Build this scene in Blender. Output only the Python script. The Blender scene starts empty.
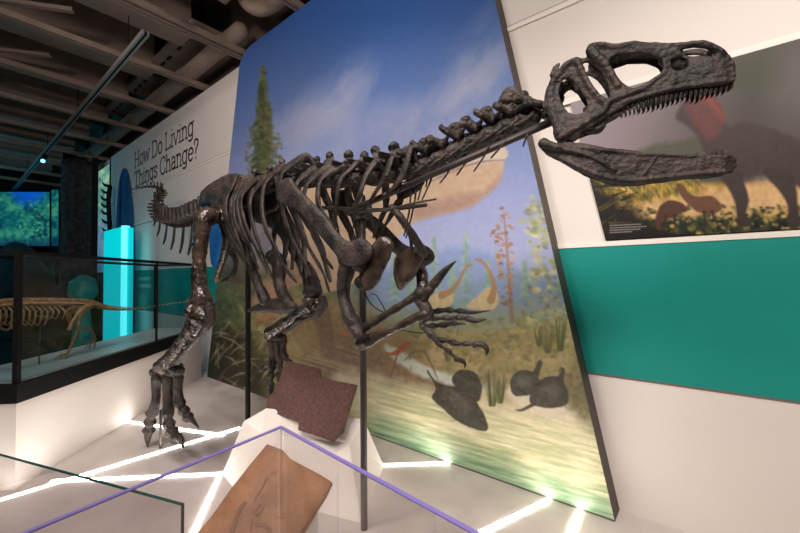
import bpy, bmesh, math, random
import numpy as np
from mathutils import Vector, Matrix, noise
from mathutils.geometry import delaunay_2d_cdt
random.seed(7)
S = bpy.context.scene
COL = S.collection
# ------------------------------------------------------------------ camera
FPX = 378.0; PITCH = math.radians(1.54); ROLL = math.radians(-.51); YAW = math.radians(50.77); EYE = 1.6
_fw = Vector((-math.cos(YAW), math.sin(YAW), 0)); _rt = Vector((math.sin(YAW), math.cos(YAW), 0)); _up = Vector((0, 0, 1))
CF = _fw*math.cos(PITCH)+_up*math.sin(PITCH); _u = -_fw*math.sin(PITCH)+_up*math.cos(PITCH)
CR = _rt*math.cos(ROLL)+_u*math.sin(ROLL); CU = -_rt*math.sin(ROLL)+_u*math.cos(ROLL)
C0 = Vector((0, 0, EYE))
cam = bpy.data.objects.new('camera', bpy.data.cameras.new('camera')); COL.objects.link(cam)
cam.data.sensor_width = 36; cam.data.lens = 36*FPX/800; cam.data.clip_start = .02
m = Matrix((CR, CU, -CF)).transposed().to_4x4(); m.translation = C0; cam.matrix_world = m
S.camera = cam
# ------------------------------------------------------------------ world, lights, exposure
S.view_settings.view_transform = 'Standard'; S.view_settings.look = 'None'
S.view_settings.exposure = 0.10; S.view_settings.gamma = 1; S.view_settings.use_curve_mapping = False
w = bpy.data.worlds.new('world'); S.world = w; w.use_nodes = True
w.node_tree.nodes['Background'].inputs[0].default_value = (.75, .66, .62, 1)
w.node_tree.nodes['Background'].inputs[1].default_value = .05
def lamp(name, kind, loc, aim, power, color=(1, .86, .76), size=.3, ang=70, blend=.8, sy=None):
    l = bpy.data.lights.new(name, kind); l.energy = power; l.color = color
    if kind == 'SPOT': l.spot_size = math.radians(ang); l.spot_blend = blend; l.shadow_soft_size = size
    elif kind == 'AREA':
        l.size = size
        if sy: l.shape = 'RECTANGLE'; l.size_y = sy
    else: l.shadow_soft_size = size
    o = bpy.data.objects.new(name, l); COL.objects.link(o); o.location = loc
    o.rotation_euler = (Vector(aim)-Vector(loc)).to_track_quat('-Z', 'Y').to_euler()
    return o
WARM = (1, .90, .83)
lamp('gallery_light', 'AREA', (-1.5, -1.6, 4.9), (-1.8, 2.6, .9), 125, WARM, 2.6, sy=1.2)
lamp('gallery_light', 'SPOT', (1.2, -.4, 4.7), (.1, 2.9, .7), 500, WARM, .35, 80)
lamp('gallery_light', 'SPOT', (-.6, -.5, 4.7), (-1.6, 2.8, .4), 150, WARM, .25, 50)
lamp('case_fill', 'SPOT', (-4.2, .2, 4.7), (-6.2, 1.3, .8), 120, (1, .92, .86), .15, 50)  # added unseen spot that brightens the case deck and small skeleton
lamp('gallery_light', 'SPOT', (-2.4, .2, 4.8), (-2.9, 2.6, .9), 215, WARM, .2, 95)
lamp('gallery_light', 'SPOT', (-5.6, -.5, 4.6), (-6.5, 3.0, 3.2), 80, (1, .84, .82), .3, 100)
lamp('gallery_light', 'SPOT', (-2.6, .9, 4.6), (-4.2, 1.5, 0.2), 150, WARM, .06, 60)
lamp('blue_fill', 'POINT', (-14.5, -1.0, 3.6), (0, 0, 0), 110, (.1, .62, .9), .5)  # added point without a fixture, tints the far left end blue
lamp('ceiling_bounce_fill', 'SPOT', (.5, -3.2, 3.2), (-5.5, .8, 6.0), 760, (1, .84, .74), .4, 95, .9)  # added unseen fill, stands in for floor bounce on the ceiling

# ------------------------------------------------------------------ reference helpers: a traced point put at its real depth
def ray(x, y): return CR*((x-400)/FPX)+CU*((266.5-y)/FPX)+CF
def onY(x, y, v): d = ray(x, y); return C0+d*(v/d.y)
def onZ(x, y, z=0.): d = ray(x, y); return C0+d*((z-EYE)/d.z)
def onP(x, y, p, n): d = ray(x, y); return C0+d*((Vector(p)-C0).dot(n)/d.dot(n))
def dep(x, y, z): return C0+ray(x, y)*z
def depth(P): return (P-C0).dot(CF)

# ------------------------------------------------------------------ materials
MC = {}
def lin(c): return tuple((v/12.92 if v <= .04045 else ((v+.055)/1.055)**2.4) for v in [q/255 for q in c])
def mat(name, rgb=None, rough=.5, metal=0., var=0., rgb2=None, scale=8., bump=0., bscale=30., emit=0., ecol=None, attr=None, spec=.5, detail=6, coat=0):
    if name in MC: return MC[name]
    m = bpy.data.materials.new(name); m.use_nodes = True; MC[name] = m
    nt = m.node_tree; b = nt.nodes['Principled BSDF']
    b.inputs['Roughness'].default_value = rough; b.inputs['Metallic'].default_value = metal
    b.inputs['Specular IOR Level'].default_value = spec; b.inputs['Coat Weight'].default_value = coat
    tc = nt.nodes.new('ShaderNodeTexCoord')
    if attr:
        a = nt.nodes.new('ShaderNodeAttribute'); a.attribute_name = attr
        nt.links.new(a.outputs['Color'], b.inputs['Base Color'])
    elif rgb2:
        n = nt.nodes.new('ShaderNodeTexNoise'); n.inputs['Scale'].default_value = scale; n.inputs['Detail'].default_value = detail
        r = nt.nodes.new('ShaderNodeValToRGB'); r.color_ramp.elements[0].position = .36; r.color_ramp.elements[1].position = .66
        r.color_ramp.elements[0].color = (*lin(rgb), 1); r.color_ramp.elements[1].color = (*lin(rgb2), 1)
        nt.links.new(tc.outputs['Object'], n.inputs['Vector']); nt.links.new(n.outputs['Fac'], r.inputs['Fac']); nt.links.new(r.outputs['Color'], b.inputs['Base Color'])
    else: b.inputs['Base Color'].default_value = (*lin(rgb), 1)
    if bump:
        n = nt.nodes.new('ShaderNodeTexNoise'); n.inputs['Scale'].default_value = bscale; n.inputs['Detail'].default_value = 8
        bu = nt.nodes.new('ShaderNodeBump'); bu.inputs['Strength'].default_value = bump; bu.inputs['Distance'].default_value = .02
        nt.links.new(tc.outputs['Object'], n.inputs['Vector']); nt.links.new(n.outputs['Fac'], bu.inputs['Height']); nt.links.new(bu.outputs['Normal'], b.inputs['Normal'])
    if emit:
        b.inputs['Emission Color'].default_value = (*lin(ecol or rgb), 1); b.inputs['Emission Strength'].default_value = emit
        if attr: nt.links.new(a.outputs['Color'], b.inputs['Emission Color'])
    return m
def glass(name, tint=(245, 250, 250), rough=.0, refl=.5):
    if name in MC: return MC[name]
    m = bpy.data.materials.new(name); m.use_nodes = True; MC[name] = m
    nt = m.node_tree; nt.nodes.remove(nt.nodes['Principled BSDF']); out = nt.nodes['Material Output']
    t = nt.nodes.new('ShaderNodeBsdfTransparent'); t.inputs[0].default_value = (*lin(tint), 1)
    g = nt.nodes.new('ShaderNodeBsdfGlossy'); g.inputs['Roughness'].default_value = rough
    f = nt.nodes.new('ShaderNodeFresnel'); f.inputs[0].default_value = 1.45
    k = nt.nodes.new('ShaderNodeMath'); k.operation = 'MULTIPLY'; k.inputs[1].default_value = refl
    x = nt.nodes.new('ShaderNodeMixShader')
    nt.links.new(f.outputs[0], k.inputs[0]); nt.links.new(k.outputs[0], x.inputs[0]); nt.links.new(t.outputs[0], x.inputs[1]); nt.links.new(g.outputs[0], x.inputs[2]); nt.links.new(x.outputs[0], out.inputs[0])
    return m
BONE = mat('dark_bone', (25, 21, 20), .52, var=1, rgb2=(68, 56, 50), scale=11, bump=.5, bscale=55, spec=.38)
BONE2 = mat('worn_dark_bone', (22, 18, 17), .24, rgb2=(84, 69, 59), scale=9, bump=.3, bscale=40, spec=.6)
TOOTH = mat('dark_tooth', (26, 22, 22), .35, rgb2=(52, 44, 42), scale=30)
STEEL = mat('armature_steel', (62, 54, 52), .45, metal=.3)
WHITE = mat('white_panel', (230, 221, 214), .55, rgb2=(234, 226, 219), scale=.7, detail=2)
FLOORM = mat('white_floor', (196, 186, 182), .38, rgb2=(216, 206, 202), scale=2.2, detail=4, bump=.02)
TEAL = mat('teal_paint', (20, 140, 130), .4, rgb2=(24, 148, 138), scale=2)
LED = mat('led_strip', (255, 246, 236), .5, emit=32, ecol=(255, 248, 240))
BLACK = mat('black_metal', (12, 11, 12), .6, spec=.2)
DKEDGE = mat('panel_edge_brown', (84, 74, 68), .6)
JOIST = mat('painted_ceiling_steel', (120, 104, 94), .7, rgb2=(132, 116, 104), scale=3)
DECK = mat('ceiling_deck', (92, 78, 70), .8, rgb2=(106, 92, 82), scale=2)

# ------------------------------------------------------------------ mesh helpers
def tagp(o, label=None, cat=None, group=None, kind=None):
    if label: o['label'] = label
    if cat: o['category'] = cat
    if group: o['group'] = group
    if kind: o['kind'] = kind
    return o
def empty(name, loc=(0, 0, 0), label=None, cat=None, group=None):
    o = bpy.data.objects.new(name, None); COL.objects.link(o); o.location = loc; o.empty_display_size = .1
    return tagp(o, label, cat, group)
def wloc(o):
    v = Vector(o.location)
    while o.parent: o = o.parent; v += Vector(o.location)
    return v
def obj(name, bm, m, parent=None, smooth=True, origin=None):
    """link bm (world coordinates) as one mesh object; origin placed sensibly, vertices shifted"""
    me = bpy.data.meshes.new(name)
    org = Vector(origin) if origin is not None else (wloc(parent) if parent else Vector((0, 0, 0)))
    if isinstance(bm, bmesh.types.BMesh):
        if origin is None and not parent:
            if len(bm.verts):
                xs = [v.co for v in bm.verts]
                org = Vector(((min(v.x for v in xs)+max(v.x for v in xs))/2, (min(v.y for v in xs)+max(v.y for v in xs))/2, min(v.z for v in xs)))
        bmesh.ops.translate(bm, verts=bm.verts, vec=-org)
        bm.to_mesh(me); bm.free()
    else: me = bm
    ms = m if isinstance(m, (list, tuple)) else [m]
    for q in ms: me.materials.append(q)
    if smooth:
        me.polygons.foreach_set('use_smooth', [True]*len(me.polygons))
    o = bpy.data.objects.new(name, me); COL.objects.link(o)
    if parent: o.parent = parent; o.location = org-wloc(parent)
    else: o.location = org
    return o
def box(bm, lo, hi, M=None):
    c = [(Vector(lo)[i]+Vector(hi)[i])/2 for i in range(3)]; s = [abs(hi[i]-lo[i]) for i in range(3)]
    r = bmesh.ops.create_cube(bm, size=1)
    bmesh.ops.scale(bm, vec=s, verts=r['verts']); bmesh.ops.translate(bm, vec=c, verts=r['verts'])
    if M: bmesh.ops.transform(bm, matrix=M, verts=r['verts'])
    return r['verts']
def prism(bm, bottom, top):
    b = [bm.verts.new(p) for p in bottom]; t = [bm.verts.new(p) for p in top]; n = len(b)
    bm.faces.new(b[::-1]); bm.faces.new(t)
    for i in range(n): bm.faces.new((b[i], b[(i+1) % n], t[(i+1) % n], t[i]))
    bmesh.ops.recalc_face_normals(bm, faces=bm.faces)
def bar(bm, a, b, w, h=None, up=(0, 0, 1)):
    a, b = Vector(a), Vector(b); h = h or w; d = (b-a).normalized(); s = d.cross(Vector(up)).normalized(); u = s.cross(d)
    q = lambda p: [p+s*w/2+u*h/2, p-s*w/2+u*h/2, p-s*w/2-u*h/2, p+s*w/2-u*h/2]
    prism(bm, q(a), q(b))
def crom(P, k=5):
    P = [np.array(p, float) for p in P]
    if len(P) < 3:
        return [P[0]*(1-t)+P[-1]*t for t in np.linspace(0, 1, k+1)]
    Q = [2*P[0]-P[1]]+P+[2*P[-1]-P[-2]]; out = []
    for i in range(1, len(Q)-2):
        a, b, c, d = Q[i-1:i+3]
        for j in range(k):
            t = j/k; out.append(.5*((2*b)+(-a+c)*t+(2*a-5*b+4*c-d)*t*t+(-a+3*b-3*c+d)*t**3))
    out.append(P[-1]); return out
def tube(bm, pts, n=10, k=5, flat=1., fdir=None, cap=True):
    """pts: (x,y,z,r) ; flat squashes the section along fdir"""
    R = crom(pts, k); P = [Vector(p[:3]) for p in R]; rr = [max(.0005, p[3]) for p in R]
    if cap:
        d0 = (P[0]-P[1]).normalized(); d1 = (P[-1]-P[-2]).normalized()
        P = [P[0]+d0*rr[0]*.75, P[0]+d0*rr[0]*.45]+P+[P[-1]+d1*rr[-1]*.45, P[-1]+d1*rr[-1]*.75]
        rr = [rr[0]*.25, rr[0]*.75]+rr+[rr[-1]*.75, rr[-1]*.25]
    rings = []; ref = Vector(fdir).normalized() if fdir is not None else None; prev = None
    for i in range(len(P)):
        t = (P[min(i+1, len(P)-1)]-P[max(i-1, 0)]).normalized()
        if t.length < .5: t = Vector((0, 0, 1))
        if ref is not None: a = ref-t*ref.dot(t)
        elif prev is not None: a = prev-t*prev.dot(t)
        else: a = (Vector((0, 1, 0)) if abs(t.y) < .9 else Vector((1, 0, 0))); a = a-t*a.dot(t)
        if a.length < 1e-4: a = t.orthogonal()
        a.normalize(); prev = a; b = t.cross(a)
        rings.append([bm.verts.new(P[i]+a*(rr[i]*flat*math.cos(q*2*math.pi/n))+b*(rr[i]*math.sin(q*2*math.pi/n))) for q in range(n)])
    for i in range(len(rings)-1):
        for q in range(n): bm.faces.new((rings[i][q], rings[i][(q+1) % n], rings[i+1][(q+1) % n], rings[i+1][q]))
    bm.faces.new(rings[0][::-1]); bm.faces.new(rings[-1])
def ell(bm, c, r, M=None, sub=2):
    q = bmesh.ops.create_icosphere(bm, subdivisions=sub, radius=1)['verts']
    bmesh.ops.scale(bm, vec=r if hasattr(r, '__len__') else (r, r, r), verts=q)
    if M: bmesh.ops.transform(bm, matrix=M, verts=q)
    bmesh.ops.translate(bm, vec=c, verts=q)
def inpoly(x, y, P):
    c = False; j = len(P)-1
    for i in range(len(P)):
        if (P[i][1] > y) != (P[j][1] > y) and x < (P[j][0]-P[i][0])*(y-P[i][1])/(P[j][1]-P[i][1])+P[i][0]: c = not c
        j = i
    return c
def closed(P, k=3):
    n = len(P); out = []
    for i in range(n):
        a, b, c, d = [np.array(P[(i+j-1) % n], float) for j in range(4)]
        for j in range(k):
            t = j/k; out.append(tuple(.5*((2*b)+(-a+c)*t+(2*a-5*b+4*c-d)*t*t+(-a+3*b-3*c+d)*t**3)))
    return out
def plate(bm, outline, fmap, tm, holes=(), sp=4., dr=6., tdir=(0, 1, 0), tmin=.35, k=3, jit=.0):
    """bone sheet: a traced outline (with holes) given real thickness tm, pillow-shaped towards its edges"""
    O = closed(outline, k) if k > 1 else list(outline); H = [closed(h, k) if k > 1 else list(h) for h in holes]
    pts = []; edges = []
    for L in [O]+H:
        s = len(pts); pts += [(p[0]+random.uniform(-jit, jit), p[1]+random.uniform(-jit, jit)) for p in L]; edges += [(s+i, s+(i+1) % len(L)) for i in range(len(L))]
    nb = len(pts); B = np.array(pts); E = np.array(edges)
    A_, D_ = B[E[:, 0]], B[E[:, 1]]-B[E[:, 0]]
    def dist(x, y):
        p = np.array((x, y)); t = np.clip(((p-A_)*D_).sum(1)/np.maximum(1e-9, (D_**2).sum(1)), 0, 1); return np.sqrt((((A_+D_*t[:, None])-p)**2).sum(1)).min()
    x0, y0 = B.min(0); x1, y1 = B.max(0); y = y0; r = 0
    while y < y1:
        x = x0+(sp/2 if r % 2 else 0)
        while x < x1:
            if inpoly(x, y, O) and not any(inpoly(x, y, h) for h in H) and dist(x, y) > sp*.45: pts.append((x, y))
            x += sp
        y += sp*.87; r += 1
    V, _, F, _, _, _ = delaunay_2d_cdt([Vector(p) for p in pts], edges, [], 0, 1e-5)
    tris = []
    for f in F:
        cx = sum(V[i].x for i in f)/len(f); cy = sum(V[i].y for i in f)/len(f)
        if inpoly(cx, cy, O) and not any(inpoly(cx, cy, h) for h in H): tris.append(f)
    used = sorted({i for f in tris for i in f}); td = Vector(tdir); top = {}; bot = {}
    for i in used:
        d = dist(V[i].x, V[i].y); t = tm*(tmin+(1-tmin)*math.sqrt(min(1, d/dr)))
        P = fmap(V[i].x, V[i].y); top[i] = bm.verts.new(P-td*t); bot[i] = bm.verts.new(P+td*t)
    cnt = {}
    for f in tris:
        for a, b in zip(f, list(f[1:])+[f[0]]): cnt[(a, b)] = 1
        bm.faces.new([top[i] for i in f]); bm.faces.new([bot[i] for i in reversed(f)])
    for (a, b) in list(cnt):
        if (b, a) not in cnt: bm.faces.new((top[b], top[a], bot[a], bot[b]))
    bmesh.ops.recalc_face_normals(bm, faces=bm.faces)
def rough_up(bm, amp, sc):
    bm.normal_update()
    for v in bm.verts:
        n = noise.noise(v.co*sc)+.5*noise.noise(v.co*sc*2.3)
        v.co += v.normal*(n*amp)
def fuse(bm, voxel, amp=.003, sc=18, smooth=2):
    """union overlapping shapes into one continuous bone surface"""
    me = bpy.data.meshes.new('tmp'); bm.to_mesh(me); bm.free()
    o = bpy.data.objects.new('tmp', me); COL.objects.link(o)
    r = o.modifiers.new('r', 'REMESH'); r.mode = 'VOXEL'; r.voxel_size = voxel
    s = o.modifiers.new('s', 'SMOOTH'); s.iterations = smooth; s.factor = .5
    dg = bpy.context.evaluated_depsgraph_get(); dg.update()
    e = o.evaluated_get(dg).to_mesh(); b2 = bmesh.new(); b2.from_mesh(e); o.evaluated_get(dg).to_mesh_clear()
    bpy.data.objects.remove(o); bpy.data.meshes.remove(me)
    if amp: rough_up(b2, amp, sc)
    return b2
def mirror_bm(bm, f):
    b = bm.copy()
    for v in b.verts: v.co = f(v.co)
    bmesh.ops.reverse_faces(b, faces=b.faces)
    return b
def join(bm, other):
    me = bpy.data.meshes.new('j'); other.to_mesh(me); bm.from_mesh(me); bpy.data.meshes.remove(me); other.free()

# ------------------------------------------------------------------ the room
WY = 2.967
def struct(name, bm, m, smooth=False, **k):
    o = obj(name, bm, m, None, smooth, origin=(0, 0, 0)); o['kind'] = 'structure'; return o
b = bmesh.new(); box(b, (-22, -6, -.1), (6, WY+.3, 0)); struct('floor', b, FLOORM)
b = bmesh.new(); box(b, (-22, -6, 6.2), (6, WY+.3, 6.35)); struct('ceiling', b, DECK)
# back wall: white panels above and below a teal band, small ledges at the seams
b = bmesh.new(); box(b, (-12.6, WY, 0), (4, WY+.2, 4.94)); box(b, (-22, WY+.02, 0), (-12.6, WY+.2, 4.94)); struct('wall_back', b, WHITE)
b = bmesh.new(); box(b, (-22, WY+.12, 4.9), (4, WY+.3, 6.2)); struct('wall_back_upper', b, DECK)
b = bmesh.new(); box(b, (-12.5, WY-.006, .905), (4, WY+.02, 1.80)); struct('trim_1', b, TEAL)
GROOVE = mat('seam_shadow_gap', (120, 104, 98), .7)
b = bmesh.new()
for z in (2.895, 3.635): box(b, (-12.5, WY-.014, z-.02), (4, WY+.02, z+.02))
struct('trim_2', b, mat('white_trim', (244, 236, 226), .5))
b = bmesh.new()
for z in (.898, 2.868, 3.66): box(b, (-12.5, WY-.004, z-.007), (4, WY+.02, z+.007))
struct('trim_3', b, GROOVE)
b = bmesh.new(); box(b, (-12.5, WY-.012, 1.80), (4, WY+.02, 1.835)); struct('trim_4', b, mat('white_trim'))
DARKW = mat('dark_wall', (26, 28, 36), .8)
b = bmesh.new(); box(b, (-22.2, -6, 0), (-22, WY+.3, 6.2)); struct('wall_left', b, DARKW)
b = bmesh.new(); box(b, (-22, -6.2, 0), (6, -6, 6.2)); struct('wall_front', b, mat('dark_warm_wall', (90, 80, 74), .8))
b = bmesh.new(); box(b, (6, -6, 0), (6.2, WY+.3, 6.2)); struct('wall_right', b, mat('dark_warm_wall'))
# hollow in the ceiling: long deep joists, thin struts, a deck
T = 'ceiling beams crossing towards the wall'
for i, x in enumerate((-2.35, -3.9, -5.45, -6.85, -8.4, -9.9, -11.5, -13.1, -14.7, -16.3, -18.)):
    b = bmesh.new()
    for dx, z0, z1 in ((-.032, 4.95, 5.03), (.032, 4.95, 5.03)): box(b, (x+dx-.02, -6, z0), (x+dx+.02, WY+.1, z1))
    box(b, (x-.02, -6, 5.0), (x+.02, WY+.1, 5.04))
    if i == 2: box(b, (x+.1, -6, 4.95), (x+.14, WY+.1, 5.03)); box(b, (x+.05, -6, 5.0), (x+.1, WY+.1, 5.04))
    o = struct('ceiling_strut', b, JOIST)
for i, x in enumerate((-1.6, -3.2, -4.75, -6.2, -7.75, -9.2, -10.7, -12.3, -13.9, -15.5, -17.2)):
    b = bmesh.new(); box(b, (x-.16, -6, 5.32), (x+.16, 2.4, 6.2)); box(b, (x-.2, -6, 5.28), (x+.2, 2.4, 5.33))
    o = struct('ceiling_joist', b, JOIST)
for i, x in enumerate((-4.4, -6.0, -7.6, -9.2)):
    b = bmesh.new(); bar(b, (x, -.6, 5.12), (x+1.1, 1.1, 5.2), .07, .05); struct('ceiling_brace', b, JOIST)
# duct along the wall top, elbow duct
b = bmesh.new(); tube(b, [(-16, 2.70, 5.14, .14), (-9, 2.70, 5.14, .13), (-5.1, 2.70, 5.14, .12)], n=20)
for x in (-11.2, -8.9, -7.1, -5.6): tube(b, [(x-.04, 2.70, 5.14, .142), (x+.04, 2.70, 5.14, .142)], n=20, cap=False)
tagp(obj('ceiling_duct', b, JOIST), 'long round duct running along the top of the white wall', 'duct')
b = bmesh.new(); P = [dep(262, -40, 4.6), dep(234, 8, 4.6), dep(244, 14, 4.6), dep(262, 17, 4.75), dep(300, 18, 5.0), dep(340, 8, 5.4)]
tube(b, [(-4.8, 2.56, 6.15, .13), (-4.8, 2.58, 5.62, .13), (-4.76, 2.62, 5.38, .13), (-4.55, 2.7, 5.25, .13), (-4.1, 2.72, 5.22, .13), (-3, 2.72, 5.22, .13), (-1, 2.72, 5.22, .13)], n=20, k=6)
for x in (-4.3, -3.9, -3.0): tube(b, [(x-.03, 2.715, 5.235, .142), (x+.03, 2.72, 5.225, .142)], n=20, cap=False)
tagp(obj('elbow_duct', b, mat('pale_duct', (165, 145, 128), .6)), 'fat pale elbow duct at the ceiling above the mural corner', 'duct')
# dark utilities between joist ends and the wall
for i, x in enumerate((-6.4, -7.4, -8.6, -10.1)):
    ct = empty('cable_tray', (x, 2.6, 5.4), ['slotted cable tray above the duct, nearest the blue mural top', 'slotted cable tray above the duct, second out from the mural', 'slotted cable tray above the duct, over the word Living', 'slotted cable tray above the duct, farthest into the dim blue corner'][i], 'cable tray', 'cable trays over the duct')
    b = bmesh.new(); box(b, (x-.5, 2.35, 5.42), (x+.5, 2.95, 5.5)); obj('tray_body', b, JOIST, ct, False)
    for k in range(3):
        b = bmesh.new(); box(b, (x-.36+k*.27, 2.46, 5.41), (x-.2+k*.27, 2.50, 5.425)); obj('slot', b, BLACK, ct, False)
    b = bmesh.new(); box(b, (x-.01, 2.69, 5.5), (x+.01, 2.71, 6.2)); obj('hanger_rod', b, BLACK, ct, False)
# track rail with one hanging blue lamp
tr = empty('track_rail', (-9, 1.6, 4.7), 'long black lighting track with pale sides hanging below the joists', 'lighting track')
b = bmesh.new(); box(b, (-19, 1.6, 4.72), (-5.5, 1.625, 4.78)); box(b, (-19, 1.655, 4.72), (-5.5, 1.68, 4.78)); obj('side_channel', b, mat('grey_metal', (150, 146, 142), .4, metal=.4), tr, False)
b = bmesh.new(); box(b, (-19, 1.624, 4.725), (-5.5, 1.656, 4.76)); obj('channel', b, BLACK, tr, False)
for x in (-6.2, -9.2, -12.3, -15.5):
    b = bmesh.new(); tube(b, [(x, 1.64, 4.76, .006), (x, 1.64, 5.29, .006)], n=6); obj('hanger_rod', b, BLACK, tr)
sp = empty('track_spotlight', (-12.6, 1.64, 4.72), 'small glowing blue spotlight clipped on the lighting track', 'spotlight')
b = bmesh.new(); tube(b, [(-12.6, 1.64, 4.66, .05), (-12.5, 1.6, 4.52, .06)], n=12); obj('lamp_housing', b, BLACK, sp)
b = bmesh.new(); ell(b, (-12.47, 1.585, 4.49), .045, sub=2); obj('lens', b, mat('blue_lens', (90, 170, 255), emit=5), sp)
b = bmesh.new(); P0 = Vector((-4.75, 1.45, 4.95)); bar(b, P0+Vector((-.02, -.1, -.05)), P0+Vector((.06, .16, -.1)), .06, .09)
cl = empty('ceiling_spotlight', P0, 'small white spotlight fixed under the ceiling strut near the elbow duct', 'spotlight'); obj('lamp_housing', b, mat('white_lamp', (205, 195, 185), .4), cl)
b = bmesh.new(); box(b, P0+Vector((-.04, -.04, -.02)), P0+Vector((.04, .04, .12))); obj('clamp', b, BLACK, cl, False)

# ------------------------------------------------------------------ painter: flat artworks as coloured grids
def vnoise(x, y, seed=0):
    xi = np.floor(x).astype(int); yi = np.floor(y).astype(int); fx = x-xi; fy = y-yi; fx = fx*fx*(3-2*fx); fy = fy*fy*(3-2*fy)
    def h(a, b): n = (a*374761393+b*668265263+seed*974711) & 0x7fffffff; n = ((n ^ (n >> 13))*1274126177) & 0x7fffffff; return ((n ^ (n >> 16)) & 0xffff)/65535.
    return (h(xi, yi)*(1-fx)+h(xi+1, yi)*fx)*(1-fy)+(h(xi, yi+1)*(1-fx)+h(xi+1, yi+1)*fx)*fy
def fbm(x, y, seed=0, o=4):
    s = 0; a = .5
    for i in range(o): s = s+a*vnoise(x*2**i, y*2**i, seed+i*17); a *= .5
    return s/(1-.5**o)
class Canvas:
    def __init__(c, X, Y, base=(128, 128, 128)):
        c.X, c.Y = X, Y; c.C = np.zeros((X.size, 3))+np.array(base, float)
    def mix(c, m, col, idx=None):
        col = np.array(col, float)
        if idx is None: c.C = c.C*(1-m[:, None])+col*m[:, None]
        else: c.C[idx] = c.C[idx]*(1-m[:, None])+col*m[:, None]
    def poly(c, P, col, soft=1., wob=0., a=1., tex=0., seed=1, smooth=3, nsc=9.):
        P = np.array(closed(P, smooth) if smooth > 1 else P); g = soft+wob+2
        i = np.where((c.X > P[:, 0].min()-g) & (c.X < P[:, 0].max()+g) & (c.Y > P[:, 1].min()-g) & (c.Y < P[:, 1].max()+g))[0]
        if not i.size: return
        x, y = c.X[i], c.Y[i]
        if wob: x = x+(fbm(x/nsc, y/nsc, seed)-.5)*wob*2; y = y+(fbm(x/nsc, y/nsc, seed+5)-.5)*wob*2
        ins = np.zeros(x.size, bool); dd = np.full(x.size, 1e9); n = len(P)
        for k in range(n):
            x0, y0 = P[k-1]; x1, y1 = P[k]; dx, dy = x1-x0, y1-y0
            t = np.clip(((x-x0)*dx+(y-y0)*dy)/max(1e-9, dx*dx+dy*dy), 0, 1); dd = np.minimum(dd, (x-x0-t*dx)**2+(y-y0-t*dy)**2)
            if y0 != y1: ins ^= ((y1 > y) != (y0 > y)) & (x < (x0-x1)*(y-y1)/(y0-y1)+x1)
        s = np.sqrt(dd)*np.where(ins, 1, -1); mk = np.clip(s/soft*.5+.5, 0, 1)*a
        cc = np.array(col, float)[None]*(1+tex*(fbm(c.X[i]/3.5, c.Y[i]/3.5, seed+9)-.5)[:, None]*2)
        c.mix(mk, cc, i)
    def stroke(c, P, wd, col, a=1., soft=.7, k=4):
        P = np.array(crom(P, k)); wd = np.interp(np.linspace(0, 1, len(P)), np.linspace(0, 1, len(wd)), wd) if hasattr(wd, '__len__') else np.full(len(P), wd)
        g = wd.max()+2; i = np.where((c.X > P[:, 0].min()-g) & (c.X < P[:, 0].max()+g) & (c.Y > P[:, 1].min()-g) & (c.Y < P[:, 1].max()+g))[0]
        if not i.size: return
        x, y = c.X[i], c.Y[i]; best = np.full(x.size, -1e9)
        for k in range(1, len(P)):
            dx, dy = P[k]-P[k-1]; t = np.clip(((x-P[k-1][0])*dx+(y-P[k-1][1])*dy)/max(1e-9, dx*dx+dy*dy), 0, 1)
            best = np.maximum(best, (wd[k-1]*(1-t)+wd[k]*t)-np.hypot(x-P[k-1][0]-t*dx, y-P[k-1][1]-t*dy))
        c.mix(np.clip(best/soft*.5+.5, 0, 1)*a, col, i)
    def field(c, f, cols):
        ks = np.array([k for k, _ in cols]); cs = np.array([q for _, q in cols], float)
        return np.stack([np.interp(f, ks, cs[:, j]) for j in range(3)], 1)
    def dabs(c, n, box_, cols, r=(1, 3), asp=1., ang=0., a=.8, seed=3, inside=None):
        R = random.Random(seed)
        for _ in range(n):
            x = R.uniform(box_[0], box_[2]); y = R.uniform(box_[1], box_[3])
            if inside and not inpoly(x, y, inside): continue
            rr = R.uniform(*r); L = rr*asp; an = ang+R.uniform(-.5, .5); col = np.array(R.choice(cols))*R.uniform(.85, 1.15)
            i = np.where((abs(c.X-x) < L+1) & (abs(c.Y-y) < L+1))[0]
            if not i.size: continue
            dx, dy = c.X[i]-x, c.Y[i]-y; u = (dx*math.cos(an)+dy*math.sin(an))/L; v = (-dx*math.sin(an)+dy*math.cos(an))/rr
            c.mix(np.clip(1.6-1.6*np.hypot(u, v), 0, 1)*a, col, i)
    def conifer(c, x, y0, y1, wd, col, col2, seed=1, n=40, a=.85):
        R = random.Random(seed)
        c.stroke([(x, y0), (x, y1)], [.4, 1.5], np.array(col)*.7, a*.8)
        for k in range(n):
            t = (k+R.random())/n; y = y0+(y1-y0)*t; h = wd*(.12+.88*t**.8)*R.uniform(.6, 1.05)
            for s in (-1, 1):
                q = h*R.uniform(.5, 1); c.stroke([(x, y-1), (x+s*q*.6, y+q*.12), (x+s*q, y+q*.3)], [1.8, 1.5, .6], np.array(R.choice([col, col2]))*R.uniform(.85, 1.15), a, soft=1.5, k=2)
def lin_np(c): c = np.clip(c/255., 0, 1); return np.where(c <= .04045, c/12.92, ((c+.055)/1.055)**2.4)
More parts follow.
